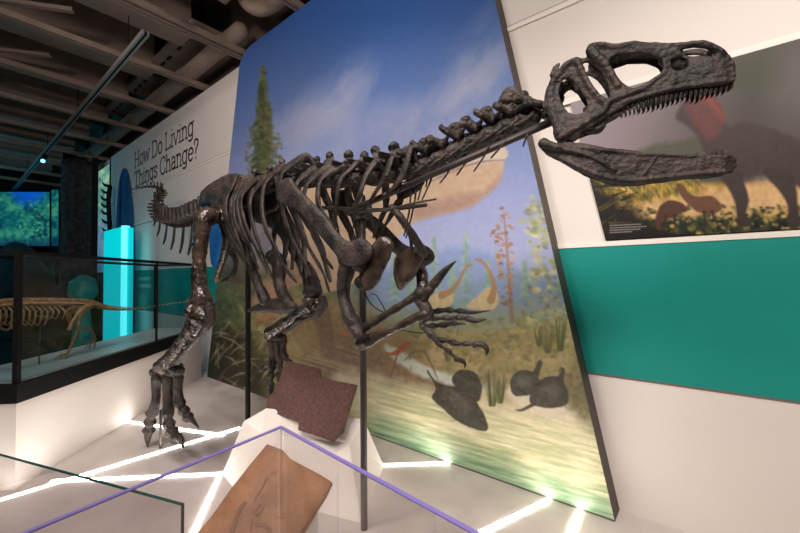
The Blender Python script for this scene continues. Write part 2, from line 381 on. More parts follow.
def art(name, P, nu, nv, canvas_fn, m, parent, gain=1.):
    """P: (nv*nu,3) grid of points on the panel face"""
    d = P-np.array(C0)[None]; z = d@np.array(CF); X = 400+FPX*(d@np.array(CR))/z; Y = 266.5-FPX*(d@np.array(CU))/z
    cv = Canvas(X, Y); canvas_fn(cv)
    me = bpy.data.meshes.new(name); org = np.array(wloc(parent)); me.vertices.add(nu*nv); me.vertices.foreach_set('co', (P-org).astype(np.float32).ravel())
    i = np.arange((nv-1)*(nu-1)); r = i//(nu-1); q = i % (nu-1); a = r*nu+q
    F = np.stack([a, a+1, a+nu+1, a+nu], 1).astype(np.int32)
    me.loops.add(F.size); me.polygons.add(len(F)); me.loops.foreach_set('vertex_index', F.ravel()); me.polygons.foreach_set('loop_start', np.arange(len(F))*4)
    me.update(calc_edges=True)
    at = me.color_attributes.new('paint', 'FLOAT_COLOR', 'POINT'); col = np.ones((nu*nv, 4), np.float32); col[:, :3] = lin_np(cv.C*gain); at.data.foreach_set('color', col.ravel())
    me.materials.append(m); o = bpy.data.objects.new(name, me); COL.objects.link(o); o.parent = parent
    return o
def edge_y(x): return 377+.355*(x-207)
def paint_mural(c):
    X, Y = c.X, c.Y; n1 = fbm(X/60, Y/60, 2); n2 = fbm(X/14, Y/14, 8); n3 = fbm(X/4, Y/4, 21, 3)
    c.C = c.field(Y+(X-400)*-.05, [(-80, (36, 74, 142)), (20, (48, 88, 156)), (80, (80, 108, 166)), (140, (116, 134, 182)), (200, (150, 158, 200)), (270, (164, 172, 206))])
    c.mix(np.clip((300-X)/160, 0, 1)*np.clip((190-Y)/90, 0, 1)*.6, (30, 70, 136))
    cl = fbm((X+Y*.5)/22, Y/40, 5, 5)
    for cx, cy, rx, ry, s in ((348, 85, 30, 42, .8), (325, 110, 42, 44, .8), (300, 140, 60, 44, .8), (385, 135, 60, 50, .6), (440, 120, 42, 50, .8), (470, 90, 44, 50, .8), (500, 40, 50, 60, .5), (255, 150, 30, 30, .5)):
        uu = (X-cx)+(Y-cy)*.5; c.mix(np.clip(1-(uu/rx)**2-((Y-cy)/ry)**2, 0, 1)*np.clip((cl-.25)*2.2, 0, 1)*s, (146, 152, 180))
    # far mist mountains and far trees
    rid = 262-12*np.sin(X/23)-18*fbm(X/16, X*0, 4)+(X-430)*.05
    c.mix(np.clip((Y-rid)/10, 0, 1)*.65, (122, 144, 190))
    rid2 = 285-26*fbm(X/7, X*0, 14)
    c.mix(np.clip((Y-rid2)/7, 0, 1)*.6, (128, 150, 170))
    c.mix(np.clip((Y-296-10*n2)/16, 0, 1)*.85, (150, 158, 128))
    for (x, y0, y1, wd) in ((434, 238, 305, 12), (466, 232, 310, 15), (452, 262, 305, 9), (412, 262, 300, 8), (488, 262, 305, 8), (525, 262, 300, 9), (395, 250, 300, 9)):
        c.conifer(x, y0, y1, wd, (128, 158, 140), (150, 178, 148), int(x), 22, .42)
    # ground
    c.mix(np.clip((Y-322-6*n2+(X-500)*.03)/8, 0, 1), (166, 152, 112))
    g = c.field(n2+.3*n3, [(.3, (120, 122, 78)), (.6, (164, 146, 104)), (.9, (196, 170, 130))])
    c.mix(np.clip((Y-330-8*n2)/10, 0, 1)*.8, g)
    c.poly([(480, 338), (520, 330), (575, 338), (590, 380), (560, 388), (520, 372), (480, 365)], (152, 138, 98), 6, 4, .7, .2, 33)
    c.dabs(260, (400, 318, 590, 372), [(120, 130, 70), (150, 150, 84), (178, 156, 100), (104, 112, 70)], (1.5, 4), 1.8, 0, .5, 77)
    # left bank, dark woodland
    wl = np.clip((380-X-(n1-.5)*80-(Y-330)*.1)/60, 0, 1)*np.clip((Y-238-20*n2)/26, 0, 1)
    c.mix(wl*.9, c.field(n2+.35*(n3-.5), [(.25, (50, 54, 34)), (.5, (92, 98, 58)), (.75, (122, 122, 80))]))
    c.mix(np.clip((252-X)/30, 0, 1)*np.clip((Y-170-20*n2)/30, 0, 1)*.75, (74, 84, 70))
    c.dabs(400, (205, 262, 330, 330), [(110, 126, 66), (86, 104, 60), (60, 72, 44), (132, 136, 80)], (1, 3), 2.2, .6, .55, 5)
    c.poly([(262, 300), (330, 296), (400, 330), (440, 380), (430, 412), (370, 400), (300, 372), (262, 340)], (150, 124, 88), 10, 6, .8, .18, 41)
    c.poly([(300, 345), (345, 340), (400, 362), (470, 400), (455, 418), (400, 404), (340, 396)], (134, 112, 88), 6, 4, .75, .25, 43)
    for k in range(26):
        R = random.Random(k); x = R.uniform(300, 450); y = 345+(x-300)*.32+R.uniform(-14, 26); c.stroke([(x-26, y-8), (x, y), (x+26, y+9)], [.5, 1.3, .5], R.choice([(110, 92, 70), (166, 144, 112), (96, 82, 64)]), .5)
    c.poly([(205, 335), (236, 330), (260, 350), (262, 400), (205, 385)], (44, 40, 30), 8, 6, .85, .3, 44)
    R = random.Random(9)
    for k in range(70):
        x = R.uniform(206, 275); y = R.uniform(318, 398); L = R.uniform(10, 30); a = R.uniform(-1.2, .7); c.stroke([(x, y), (x+L*.5*math.cos(a), y+L*.5*math.sin(a)-2), (x+L*math.cos(a), y+L*math.sin(a))], [.4, 1.1, .3], R.choice([(156, 142, 112), (110, 98, 72), (180, 168, 140), (90, 82, 58)]), .6, k=3)
    # stream
    c.poly([(384, 345), (398, 350), (440, 372), (492, 385), (500, 396), (462, 388), (424, 378), (396, 362)], (206, 214, 204), 2, 2.5, .9, .05, 50)
    c.poly([(340, 372), (400, 384), (470, 396), (560, 402), (606, 430), (612, 470), (560, 470), (470, 440), (400, 425), (340, 405)], (214, 200, 168), 7, 5, .9, .08, 51)
    c.poly([(470, 372), (520, 368), (600, 386), (600, 430), (560, 420), (520, 400), (478, 388)], (140, 128, 96), 7, 5, .85, .25, 52)
    c.poly([(508, 386), (530, 384), (560, 398), (606, 424), (596, 434), (548, 420), (512, 402)], (222, 210, 186), 3, 3, .85, .05, 53)
    c.poly([(562, 380), (585, 350), (600, 400), (612, 446), (590, 436), (566, 404)], (112, 106, 76), 5, 5, .8, .3, 54)
    # shallow water along the bottom, pale on top and green at the foot
    d = edge_y(X)-Y; st = fbm((X+Y*.2)/26, (Y-X*.28)/2.6, 30, 3)
    c.mix(np.clip((88-d-18*n1+.12*(X-480))/22, 0, 1)*np.clip((X-340)/40, 0, 1)*.93, c.field(st, [(.25, (170, 176, 130)), (.5, (204, 200, 158)), (.8, (230, 224, 190))]))
    c.mix(np.clip((38-d-10*st)/30, 0, 1)*np.clip((X-350)/30, 0, 1)*.85, c.field(st, [(.25, (92, 138, 106)), (.75, (142, 178, 142))]))
    # big old conifer at the left
    c.conifer(263, 68, 178, 19, (70, 80, 52), (98, 104, 66), 3, 46, .85); c.conifer(261, 84, 178, 15, (88, 96, 62), (60, 70, 44), 4, 34, .8); c.conifer(268, 104, 178, 13, (78, 86, 54), (104, 106, 70), 8, 22, .8)
    c.dabs(170, (245, 100, 282, 172), [(92, 98, 62), (66, 74, 46), (112, 112, 76)], (1.2, 2.6), 1.6, .2, .5, 12, inside=[(263, 80), (272, 110), (284, 150), (282, 175), (246, 175), (246, 150), (255, 110)])
    # orange dead tree, right bank trees
    c.stroke([(504, 214), (507, 250), (510, 290), (512, 322)], [.6, 1.4, 1.8, 2.4], (150, 122, 100), .8)
    c.dabs(90, (497, 208, 514, 306), [(176, 126, 88), (158, 116, 86), (186, 144, 104), (134, 112, 90)], (.8, 2.4), 1.6, .3, .75, 6)
    c.dabs(16, (490, 228, 504, 244), [(150, 110, 84)], (1, 2), 1.6, .3, .7, 7)
    c.dabs(420, (518, 192, 572, 330), [(164, 172, 120), (186, 180, 112), (126, 142, 96), (206, 196, 128), (150, 160, 130), (120, 110, 80)], (1.5, 4), 1.5, .3, .55, 8, inside=[(534, 190), (545, 215), (566, 260), (592, 330), (520, 330), (528, 290), (534, 250), (520, 225)])
    # plants by the water
    for (x, y, h, n) in ((560, 350, 34, 16), (548, 352, 28, 12), (540, 345, 22, 10), (492, 405, 36, 14), (500, 402, 28, 12), (448, 360, 20, 8)):
        R = random.Random(int(x))
        for k in range(n): dx = R.uniform(-7, 7); c.stroke([(x+dx*.3, y), (x+dx, y-h*R.uniform(.5, 1))], [1.3, .3], R.choice([(96, 98, 62), (124, 122, 80), (80, 84, 56)]), .7, k=2)
    # long-necked pair far off
    tan, br = (200, 180, 138), (158, 122, 86)
    c.poly([(427, 302), (434, 294), (446, 290), (453, 296), (450, 306), (438, 309), (428, 308)], tan, 1, .6, .95, .08)
    c.stroke([(442, 295), (451, 291), (459, 281), (464, 270), (468, 266)], [4, 2.6, 1.7, 1.2, 1.1], br, .85); c.stroke([(467, 265.5), (472, 265.5)], [1.3, .8], br, .9)
    c.poly([(466, 306), (478, 296), (486, 288), (496, 290), (498, 304), (488, 312), (474, 309)], tan, 1, .6, .95, .08)
    c.stroke([(491, 300), (494, 288), (491, 275), (486, 266), (481, 261)], [4, 2.8, 2, 1.5, 1.3], br, .85); c.stroke([(481, 260.5), (475, 259)], [1.4, .9], br, .9)
    # dark armoured animals drinking
    dk = (72, 68, 60); dk2 = (108, 102, 90)
    c.poly([(452, 378), (460, 370), (474, 372), (482, 386), (478, 402), (466, 394), (456, 388)], dk, 0.6, .8, .95, .2, 61)
    c.poly([(428, 370), (434, 380), (448, 386), (466, 388), (478, 404), (488, 424), (484, 431), (462, 424), (444, 410), (432, 398), (436, 388), (428, 374)], dk, 0.6, .8, .97, .2, 62)
    c.poly([(444, 388), (460, 392), (472, 406), (466, 412), (450, 402)], dk2, 3, 2, .6, .2, 63)
    c.poly([(510, 386), (514, 374), (526, 370), (536, 374), (540, 384), (532, 394), (516, 396)], dk, 0.6, .8, .95, .2, 64)
    c.stroke([(534, 378), (538, 368), (540, 363)], [4, 2.6, 2.8], dk, .95)
    c.poly([(530, 396), (536, 384), (550, 376), (562, 380), (568, 394), (566, 406), (546, 408), (532, 404)], dk, 0.6, .8, .95, .2, 65)
    c.stroke([(558, 384), (562, 374), (562, 370)], [4, 2.6, 2.8], dk, .95); c.stroke([(534, 404), (522, 410), (516, 410)], [2, 1.4, .6], dk, .9)
    c.poly([(514, 382), (524, 374), (532, 378), (528, 388)], (112, 116, 106), 3, 1, .5, .2); c.poly([(540, 390), (552, 382), (560, 388), (556, 398)], (112, 108, 98), 3, 1, .5, .2)
    R = random.Random(5)
    for (x0, y0, x1, y1) in ((440, 384, 478, 424), (512, 372, 536, 392), (536, 380, 564, 404), (456, 372, 480, 396)):
        for k in range(16):
            x = R.uniform(x0, x1); y = R.uniform(y0, y1); c.stroke([(x, y), (x+R.uniform(2, 6), y+R.uniform(-1, 5))], [.9, .3], R.choice([(112, 108, 96), (50, 48, 42), (96, 90, 78)]), .45, k=2)
    for k in range(60):
        x = R.uniform(212, 300); y = R.uniform(285, 380); L = R.uniform(5, 16); a = R.uniform(-2.4, -.6); c.stroke([(x, y), (x+L*math.cos(a), y+L*math.sin(a))], [1, .3], R.choice([(120, 122, 80), (146, 138, 104), (70, 78, 48), (50, 48, 34), (168, 158, 130)]), .5, k=2)
    for k in range(50):
        x = R.uniform(395, 600); y = R.uniform(318, 372); L = R.uniform(3, 9); c.stroke([(x, y), (x+R.uniform(-2, 2), y-L)], [1, .3], R.choice([(98, 104, 64), (126, 128, 80), (150, 142, 92)]), .5, k=2)
    # small orange runner by the log
    c.stroke([(384, 352), (392, 354), (400, 350), (405, 345), (409, 343)], [.5, 1.8, 3, 1.8, 1.6], (176, 96, 64), .9)
    c.stroke([(382, 355), (374, 366)], [.6, .4], (110, 80, 60), .8); c.stroke([(398, 352), (392, 372), (390, 378)], [1, .6, .4], (140, 84, 60), .8)
    c.stroke([(255, 320), (266, 318), (272, 316)], [1.5, 3, 1], (156, 96, 72), .7); c.stroke([(338, 332), (346, 334), (352, 331)], [1.2, 2.4, 1], (190, 116, 84), .7)
    c.stroke([(405, 360), (414, 352), (424, 352), (432, 366), (438, 380)], [.8, 1.2, 1.2, 1, .6], (110, 106, 84), .7)
    # the large tan dinosaur: jaw, chest, arms, legs
    for P, col in (([(505, 148), (504, 168), (496, 186), (470, 206), (440, 214), (416, 222), (396, 240), (380, 262), (350, 285), (318, 292), (296, 270), (270, 232), (255, 200), (300, 178), (370, 170), (430, 165), (470, 150), (500, 142)], (184, 158, 132)),
                   ([(505, 148), (504, 160), (470, 166), (440, 176), (410, 186), (430, 160), (480, 146)], (190, 176, 162)),
                   ([(500, 176), (486, 190), (452, 196), (416, 206), (412, 220), (440, 214), (470, 206), (496, 186)], (158, 130, 118))):
        c.poly(P, col, 1.2 if col[0] > 180 else 4, .8, .97, .05, 70)
    c.stroke([(504, 160), (480, 162), (455, 170), (430, 182)], [.4, 1., 1.2, .8], (120, 98, 92), .8)
    c.dabs(260, (300, 160, 500, 280), [(206, 182, 154), (172, 146, 122), (158, 132, 114), (190, 166, 142)], (2, 6), 1.8, 1.2, .16, 66, inside=[(500, 160), (490, 190), (420, 215), (390, 240), (350, 280), (310, 280), (280, 230), (300, 190), (430, 170)])
    c.poly([(252, 300), (262, 282), (284, 268), (300, 255), (315, 270), (300, 285), (280, 295), (262, 308)], (164, 130, 110), 2, 1.5, .9, .15, 71)
    c.poly([(306, 290), (322, 292), (330, 310), (336, 350), (346, 356), (350, 364), (330, 358), (322, 356), (316, 330)], (122, 98, 80), 2, 1.5, .85, .2, 72)
    c.poly([(232, 188), (262, 180), (280, 200), (276, 250), (256, 300), (236, 290), (228, 250)], (104, 88, 76), 8, 5, .6, .3, 73)
    c.C *= (1+.05*(n3-.5))[:, None]
MP = mat('mural_print', attr='paint', rough=.5, spec=.3)
MY = 2.80
def mural_x(z, s):
    lx = -6.35+.2128*z; rx = -.509-.2018*z
    if z > 4.72: q = (z-4.72)/.22; lx += .3*(1-math.sqrt(max(0, 1-q*q)))
    return lx+(rx-lx)*s
mu = empty('mural_panel', (-3.4, MY, 0), 'huge slanted blue-sky mural panel of a prehistoric riverside scene with dinosaurs', 'mural')
nu, nv = 840, 700
P = np.array([(mural_x(z, s), MY-.001, z) for z in np.linspace(.012, 4.94, nv) for s in np.linspace(0, 1, nu)])
art('painted_face', P, nu, nv, paint_mural, MP, mu, 1.0)
b = bmesh.new(); zs = [0]+list(np.linspace(4.72, 4.94, 7))
ring = [(mural_x(z, 0), z) for z in zs]+[(mural_x(z, 1), z) for z in zs[::-1]]
prism(b, [(x, MY, z) for x, z in ring], [(x, WY-.001, z) for x, z in ring]); obj('panel_body', b, DKEDGE, mu, False)

# right-hand picture of a feathered predator
def paint_picture(c):
    X, Y = c.X, c.Y; n1 = fbm(X/40, Y/40, 3); n2 = fbm(X/9, Y/9, 12)
    c.C = c.field(X+(Y-100)*.3, [(590, (150, 138, 146)), (650, (128, 116, 120)), (700, (96, 88, 88)), (750, (70, 64, 60)), (810, (78, 72, 72))])
    c.mix(np.clip(1-((X-752)/45)**2-((Y-72)/26)**2, 0, 1)*.8, (58, 62, 42))
    c.mix(np.clip(1-((X-795)/38)**2-((Y-88)/50)**2, 0, 1)*.5*n1, (130, 118, 116))
    rid = 158-(X-600)*.16-12*fbm(X/18, X*0, 6)
    c.mix(np.clip((Y-rid)/6, 0, 1)*np.clip((720-X)/25, 0, 1)*.8, (72, 74, 58))
    c.mix(np.clip((Y-178-4*n2)/5, 0, 1), c.field(n2, [(.3, (122, 98, 44)), (.6, (178, 140, 78)), (.8, (206, 170, 112))]))
    c.dabs(260, (592, 176, 700, 200), [(150, 130, 40), (96, 100, 40), (200, 164, 60), (70, 74, 34)], (1, 2.4), 3, 1.1, .7, 2)
    c.poly([(640, 205), (690, 196), (800, 176), (810, 205), (740, 212), (690, 216), (640, 214)], (214, 176, 128), 5, 3, .8, .1, 3)
    c.mix(np.clip((Y-216-5*n2+(X-600)*.03)/5, 0, 1), c.field(n2, [(.3, (16, 20, 18)), (.55, (40, 50, 34)), (.8, (110, 92, 44))]))
    c.dabs(300, (640, 206, 800, 234), [(20, 26, 22), (50, 60, 40), (120, 110, 60), (30, 40, 34), (190, 160, 90)], (1, 2.8), 1.6, .4, .7, 4)
    c.poly([(586, 176), (604, 190), (628, 205), (650, 222), (670, 245), (590, 250)], (22, 20, 16), 6, 5, .95, .3, 5)
    R = random.Random(3)
    for k in range(30):
        x = R.uniform(592, 625); y = R.uniform(185, 225); c.stroke([(x, y), (x+R.uniform(8, 22), y-R.uniform(-4, 12))], [1.2, .3], R.choice([(24, 20, 14), (80, 70, 30), (16, 14, 12)]), .85, k=2)
    c.mix(np.clip((Y-232)/4, 0, 1)*np.clip((700-X)/20, 0, 1), (16, 16, 20))
    bd = (62, 48, 48)
    c.poly([(676, 118), (684, 102), (698, 92), (712, 96), (722, 108), (728, 126), (745, 122), (775, 130), (812, 150), (815, 190), (790, 182), (772, 172), (742, 178), (722, 172), (706, 158), (700, 140), (690, 128)], bd, 2, 1.2, .97, .12, 7)
    c.poly([(692, 98), (704, 93), (716, 100), (724, 116), (722, 124), (712, 110), (700, 102)], (150, 66, 52), 4, 2, .7, .1, 8)
    c.poly([(684, 106), (702, 100), (714, 114), (720, 132), (708, 140), (694, 124)], (104, 56, 54), 4, 1.5, .8, .12, 9)
    c.poly([(722, 168), (740, 172), (744, 182), (749, 200), (746, 214), (752, 224), (738, 226), (736, 206), (728, 188), (718, 174)], (54, 44, 42), 1.2, .6, .97, .1, 10)
    c.poly([(768, 168), (790, 172), (796, 186), (798, 206), (800, 226), (788, 226), (788, 206), (778, 190), (764, 174)], (54, 44, 42), 1.2, .6, .97, .1, 11)
    for dx, dy, s in ((0, 0, 1),):
        c.poly([(656, 218), (660, 206), (670, 200), (682, 203), (688, 210), (680, 214), (672, 218), (664, 220), (660, 230), (656, 226)], (74, 46, 36), 1, .6, .97, .1, 12)
        c.poly([(676, 184), (682, 184), (688, 192), (698, 197), (712, 196), (722, 206), (718, 212), (706, 214), (694, 210), (684, 200), (678, 190)], (96, 64, 46), 1, .6, .97, .12, 13)
        for a_, b_ in (((704, 212), (706, 228)), ((712, 212), (718, 226)), ((666, 216), (664, 230)), ((674, 216), (676, 228))): c.stroke([a_, b_], [1.6, .9], (48, 34, 28), .9, k=2)
    for k, (y, x1) in enumerate(((225.5, 643), (228, 646), (230.3, 640), (232.6, 634))):
        xx = 610.
        while xx < x1-2:
            L = R.uniform(2.2, 5.5); L = min(L, x1-xx); c.stroke([(xx, y-(xx-610)*.045), (xx+L, y-(xx+L-610)*.045)], .55, (170, 162, 160), .75, .4, k=1); xx += L+1.1
pic = empty('wall_picture', (.1, WY, 1.84), 'large dark wall picture of a red-necked feathered dinosaur with two small ones, behind the skull', 'picture')
nu, nv = 360, 260
def pic_x(z, s): lx = -.552-.205*(z-1.84); return lx+(1.35-lx)*s
P = np.array([(pic_x(z, s), WY-.021, z) for z in np.linspace(1.842, 2.872, nv) for s in np.linspace(0, 1, nu)])
art('printed_face', P, nu, nv, paint_picture, MP, pic, 1.0)
b = bmesh.new(); ring = [(pic_x(z, s), z) for z, s in ((1.84, 0), (1.84, 1), (2.874, 1), (2.874, 0))]
prism(b, [(x, WY-.02, z) for x, z in ring], [(x, WY-.001, z) for x, z in ring]); obj('backing', b, BLACK, pic, False)

# ------------------------------------------------------------------ slab-serif wall title, drawn as strokes
GL = {  # strokes in em units, x-height .5, cap .72 ; a = advance
 'H': (.74, [[(.1, 0), (.1, .72)], [(.6, 0), (.6, .72)], [(.1, .37), (.6, .37)], [(.02, 0), (.18, 0)], [(.52, 0), (.68, 0)], [(.02, .72), (.18, .72)], [(.52, .72), (.68, .72)]]),
 'o': (.54, 'O'), 'w': (.76, [[(.04, .5), (.2, 0)], [(.2, 0), (.37, .48)], [(.37, .48), (.54, 0)], [(.54, 0), (.7, .5)], [(-.02, .5), (.12, .5)], [(.62, .5), (.76, .5)]]),
 'D': (.72, [[(.12, 0), (.12, .72)], [(.03, 0), (.3, 0)], [(.03, .72), (.3, .72)], [(.3, .72), (.52, .66), (.62, .5), (.62, .22), (.52, .06), (.3, 0)]]),
 'L': (.6, [[(.12, 0), (.12, .72)], [(.03, .72), (.22, .72)], [(.03, 0), (.54, 0)], [(.54, 0), (.54, .14)]]),
 'i': (.27, [[(.13, 0), (.13, .5)], [(.03, .5), (.13, .5)], [(.03, 0), (.23, 0)], [(.12, .68), (.14, .72)]]),
 'v': (.52, [[(.04, .5), (.25, 0)], [(.25, 0), (.46, .5)], [(-.02, .5), (.12, .5)], [(.38, .5), (.52, .5)]]),
 'n': (.58, [[(.12, 0), (.12, .5)], [(.02, .5), (.12, .5)], [(.03, 0), (.21, 0)], [(.12, .36), (.2, .47), (.32, .5), (.42, .44), (.45, .3), (.45, 0)], [(.37, 0), (.54, 0)]]),
 'g': (.54, [[(.42, .5), (.42, -.04), (.37, -.14), (.22, -.18), (.08, -.14)], [(.42, .5), (.52, .5)], [(.42, .36), (.33, .48), (.2, .5), (.08, .4), (.06, .25), (.1, .08), (.22, .01), (.34, .04), (.42, .15)]]),
 'T': (.64, [[(.31, 0), (.31, .72)], [(.03, .72), (.59, .72)], [(.03, .72), (.03, .58)], [(.59, .72), (.59, .58)], [(.2, 0), (.42, 0)]]),
 'h': (.58, [[(.12, 0), (.12, .74)], [(.02, .74), (.12, .74)], [(.03, 0), (.21, 0)], [(.12, .36), (.2, .47), (.32, .5), (.42, .44), (.45, .3), (.45, 0)], [(.37, 0), (.54, 0)]]),
 's': (.45, [[(.36, .36), (.35, .48), (.2, .5), (.08, .44), (.08, .32), (.22, .26), (.36, .18), (.35, .05), (.2, 0), (.07, .04), (.06, .14)]]),
 'C': (.68, [[(.6, .52), (.6, .66), (.4, .73), (.2, .67), (.08, .48), (.08, .24), (.2, .06), (.38, -.01), (.56, .05), (.62, .18)]]),
 'a': (.53, [[(.08, .42), (.2, .5), (.33, .48), (.4, .38), (.4, 0)], [(.4, 0), (.5, 0)], [(.4, .28), (.2, .28), (.08, .2), (.08, .08), (.18, 0), (.3, .02), (.4, .12)]]),
 'e': (.52, [[(.07, .27), (.45, .27), (.42, .42), (.26, .5), (.12, .42), (.06, .25), (.12, .07), (.27, 0), (.43, .07)]]),
 '?': (.46, [[(.06, .56), (.1, .68), (.22, .73), (.36, .66), (.38, .52), (.26, .38), (.2, .3), (.2, .2)], [(.19, 0), (.21, .03)]]), ' ': (.26, [])}
def glyph_line(par, text, p0, width, em, wd, y):
    tot = sum(GL[ch][0] for ch in text); sx = width/tot; x = p0[0]
    for ch in text:
        a, st = GL[ch]; bm = bmesh.new()
        if st == 'O': st = [[(.27+.2*math.sin(t*math.pi/6), .25+.25*math.cos(t*math.pi/6)) for t in range(13)]]
        for s in st:
            q = crom([(px, pz) for px, pz in s], 3) if len(s) > 2 else s
            for i in range(len(q)-1):
                A = Vector((x+q[i][0]*sx, y, p0[1]+q[i][1]*em)); B = Vector((x+q[i+1][0]*sx, y, p0[1]+q[i+1][1]*em)); d = (B-A)
                if d.length < 1e-4: continue
                e = d.normalized()*wd*.35; n = Vector((0, 1, 0)).cross(d.normalized())*wd/2; t = Vector((0, .004, 0))
                prism(bm, [A-e+n, B+e+n, B+e-n, A-e-n], [A-e+n+t, B+e+n+t, B+e-n+t, A-e-n+t])
        if len(bm.verts): obj('letter', bm, INK, par, False)
        x += a*sx
sg = empty('wall_title', (-9, WY, 3.5), 'grey slab-serif wall title asking How Do Living Things Change?', 'wall lettering')
INK = mat('title_ink', (86, 88, 102), .6)
A = onY(134.5, 166, WY); B = onY(194, 135, WY); A2 = onY(134.5, 186, WY); B2 = onY(199, 156.5, WY)
em = .485; A.z = 4.27; A2.z = 3.80
glyph_line(sg, 'How Do Living', (A.x, A.z), B.x-A.x, em, .036, WY-.005)
glyph_line(sg, 'Things Change?', (A2.x, A2.z), B2.x-A2.x, em, .036, WY-.005)
print('title', A, B, A2, B2, em)
# small pale text lines on the teal band
R = random.Random(4)
def textrows(bm, x0, x1, z0, rows, dz, h, y):
    for r in range(rows):
        x = x0; e = x1-R.uniform(0, .25)*(x1-x0); par, bm = wc, bmesh.new()
        while x < e:
            L = R.uniform(.03, .12)*(x1-x0); box(bm, (x, y, z0-r*dz-h), (min(x+L, e), y+.003, z0-r*dz)); x += L+.015*(x1-x0)
        obj('text_line', bm, mat('caption_white', (150, 190, 188), .6), wc, False)
a1 = onY(139, 277, WY); a2 = onY(152, 288, WY); 
wc = empty('wall_caption', a1, 'small pale caption text on the teal band seen through the case', 'caption')
textrows(None, a1.x, a2.x, a1.z, 2, .16, .08, WY-.01)
textrows(None, a1.x, a2.x-.3, a1.z-.4, 7, .05, .02, WY-.01)
# blue arch and blue shape graphics on the wall, tall video screen, far screens, trunk
BLUE = mat('deep_blue_graphic', (14, 62, 118), .5, rgb2=(30, 92, 160), scale=2)
def wallgraphic(name, P, m, y, th, label, cat):
    b = bmesh.new(); Q = closed(P, 3); V = [onY(x, yy, y) for x, yy in Q]; prism(b, V, [v+Vector((0, th, 0)) for v in V]); return tagp(obj(name, b, m, None, False), label, cat)
wallgraphic('blue_arch_graphic', [(124.5, 168), (128, 175), (131, 195), (133, 220), (134, 260), (134, 300), (132, 334), (118, 338), (116, 300), (116, 230), (118, 190), (121, 173)], BLUE, WY-.03, .02, 'tall pointed dark blue arch shape mounted on the white wall by the cyan column', 'wall graphic')
wallgraphic('blue_wave_graphic', [(185, 213), (193, 207), (206, 203.5), (223, 202), (224, 212), (219, 262), (211, 264), (209, 235), (206, 218), (196, 214)], mat('bright_blue_graphic', (16, 78, 160), .5, rgb2=(40, 112, 200), scale=3), WY-.03, .02, 'bright blue wall graphic behind the hip of the large skeleton', 'wall graphic')
def paint_screen(kind):
    def f(c):
        n = fbm(c.X/9, c.Y/9, 3+kind); n2 = fbm(c.X/2.5, c.Y/2.5, 9)
        if kind == 0:
            c.C = c.field(n*.6+n2*.4, [(.3, (6, 48, 66)), (.5, (16, 96, 98)), (.7, (60, 140, 110))])
            m = np.clip(1-((c.X-28)/22)**2-((c.Y-186)/24)**2, 0, 1)*1.3; c.mix(np.clip(m, 0, 1)*.9, (10, 84, 200))
            c.mix(np.clip((n2-.5)*3, 0, 1)*np.clip(1-((c.X-38)/16)**2-((c.Y-222)/24)**2, 0, 1)*.9, (72, 160, 110))
            c.dabs(130, (20, 200, 50, 246), [(60, 150, 110), (20, 100, 90), (100, 170, 110)], (.8, 2), 1, 0, .6, 8); c.mix(np.clip((c.Y-238)/6, 0, 1)*.7, (10, 40, 70))
        else:
            c.C = c.field(n*.5+n2*.5, [(.3, (50, 96, 110)), (.5, (104, 160, 140)), (.7, (170, 205, 160))]); c.mix(np.clip((c.Y-205)/30, 0, 1)*.6, (70, 100, 170))
    return f
SCR = mat('video_screen_image', attr='paint', rough=.4, emit=.75, ecol=(255, 255, 255))
vs = empty('video_screen', (-14.5, WY, 1.8), 'tall pale green video projection at the far end of the white wall', 'screen')
P = np.array([(x, WY-.03, z) for z in np.linspace(1.8, 4.75, 90) for x in np.linspace(-16.6, -12.62, 60)]); art('screen_image', P, 60, 90, paint_screen(1), SCR, vs)
b = bmesh.new(); box(b, (-16.6, WY-.028, 1.8), (-12.62, WY+.01, 4.75)); obj('screen_backing', b, BLACK, vs, False)
# far screen, square to the viewer's side of the room
def far_screen(name, x0, y0, x1, y1, D, label, kind=0):
    c = [dep(x0, y1, D), dep(x1, y1, D), dep(x1, y0, D), dep(x0, y0, D)]
    e = empty(name, c[0], label, 'screen'); nu, nv = 90, 90
    P = np.array([(c[0]*(1-s)+c[1]*s)*(1-t)+(c[3]*(1-s)+c[2]*s)*t for t in np.linspace(0, 1, nv) for s in np.linspace(0, 1, nu)])
    art('screen_image', P, nu, nv, paint_screen(kind), SCR, e)
    bk = CF*.06; b = bmesh.new(); prism(b, [p+CF*.004 for p in c], [p+bk for p in c]); obj('screen_backing', b, BLACK, e, False)
    mid = (c[0]+c[1])/2+CF*.1; b = bmesh.new(); box(b, (mid.x-.05, mid.y-.05, 0), (mid.x+.05, mid.y+.05, c[0].z+.3)); obj('stand', b, BLACK, e, False)
far_screen('wide_video_screen', -60, 192, 49.5, 246, 13, 'wide glowing video screen of blue-green trees at the far left')
far_screen('narrow_video_screen', 51.5, 190, 58.5, 246, 13.2, 'narrow glowing video strip between the wide screen and the dark tree trunk')
b = bmesh.new(); P = [dep(76.5, 338, 10.5)]; P = [Vector((P[0].x, P[0].y, z)) for z in (.0, .6, 1.6, 3, 4.0, 4.75)]
tube(b, [(*p, .37+.03*i) for i, p in zip((3, 1, 0, 0, 0, 0), P)], n=28, k=10)
b.normal_update()
for v in b.verts: v.co += v.normal*(.07*noise.noise(Vector((v.co.x*5, v.co.y*5, v.co.z*.8))))
tagp(obj('tree_trunk', b, mat('dark_bark', (26, 22, 22), .9, rgb2=(58, 50, 48), scale=9, bump=.8, bscale=14)), 'dark model tree trunk rising beside the far video screens', 'tree trunk')
b = bmesh.new(); c = dep(93.5, 300, 10.2); box(b, (c.x-.06, c.y-.06, 0), (c.x+.06, c.y+.06, 4.9)); tagp(obj('screen_post', b, BLACK, None, False), 'black upright post between the trunk and the pale green projection', 'post')
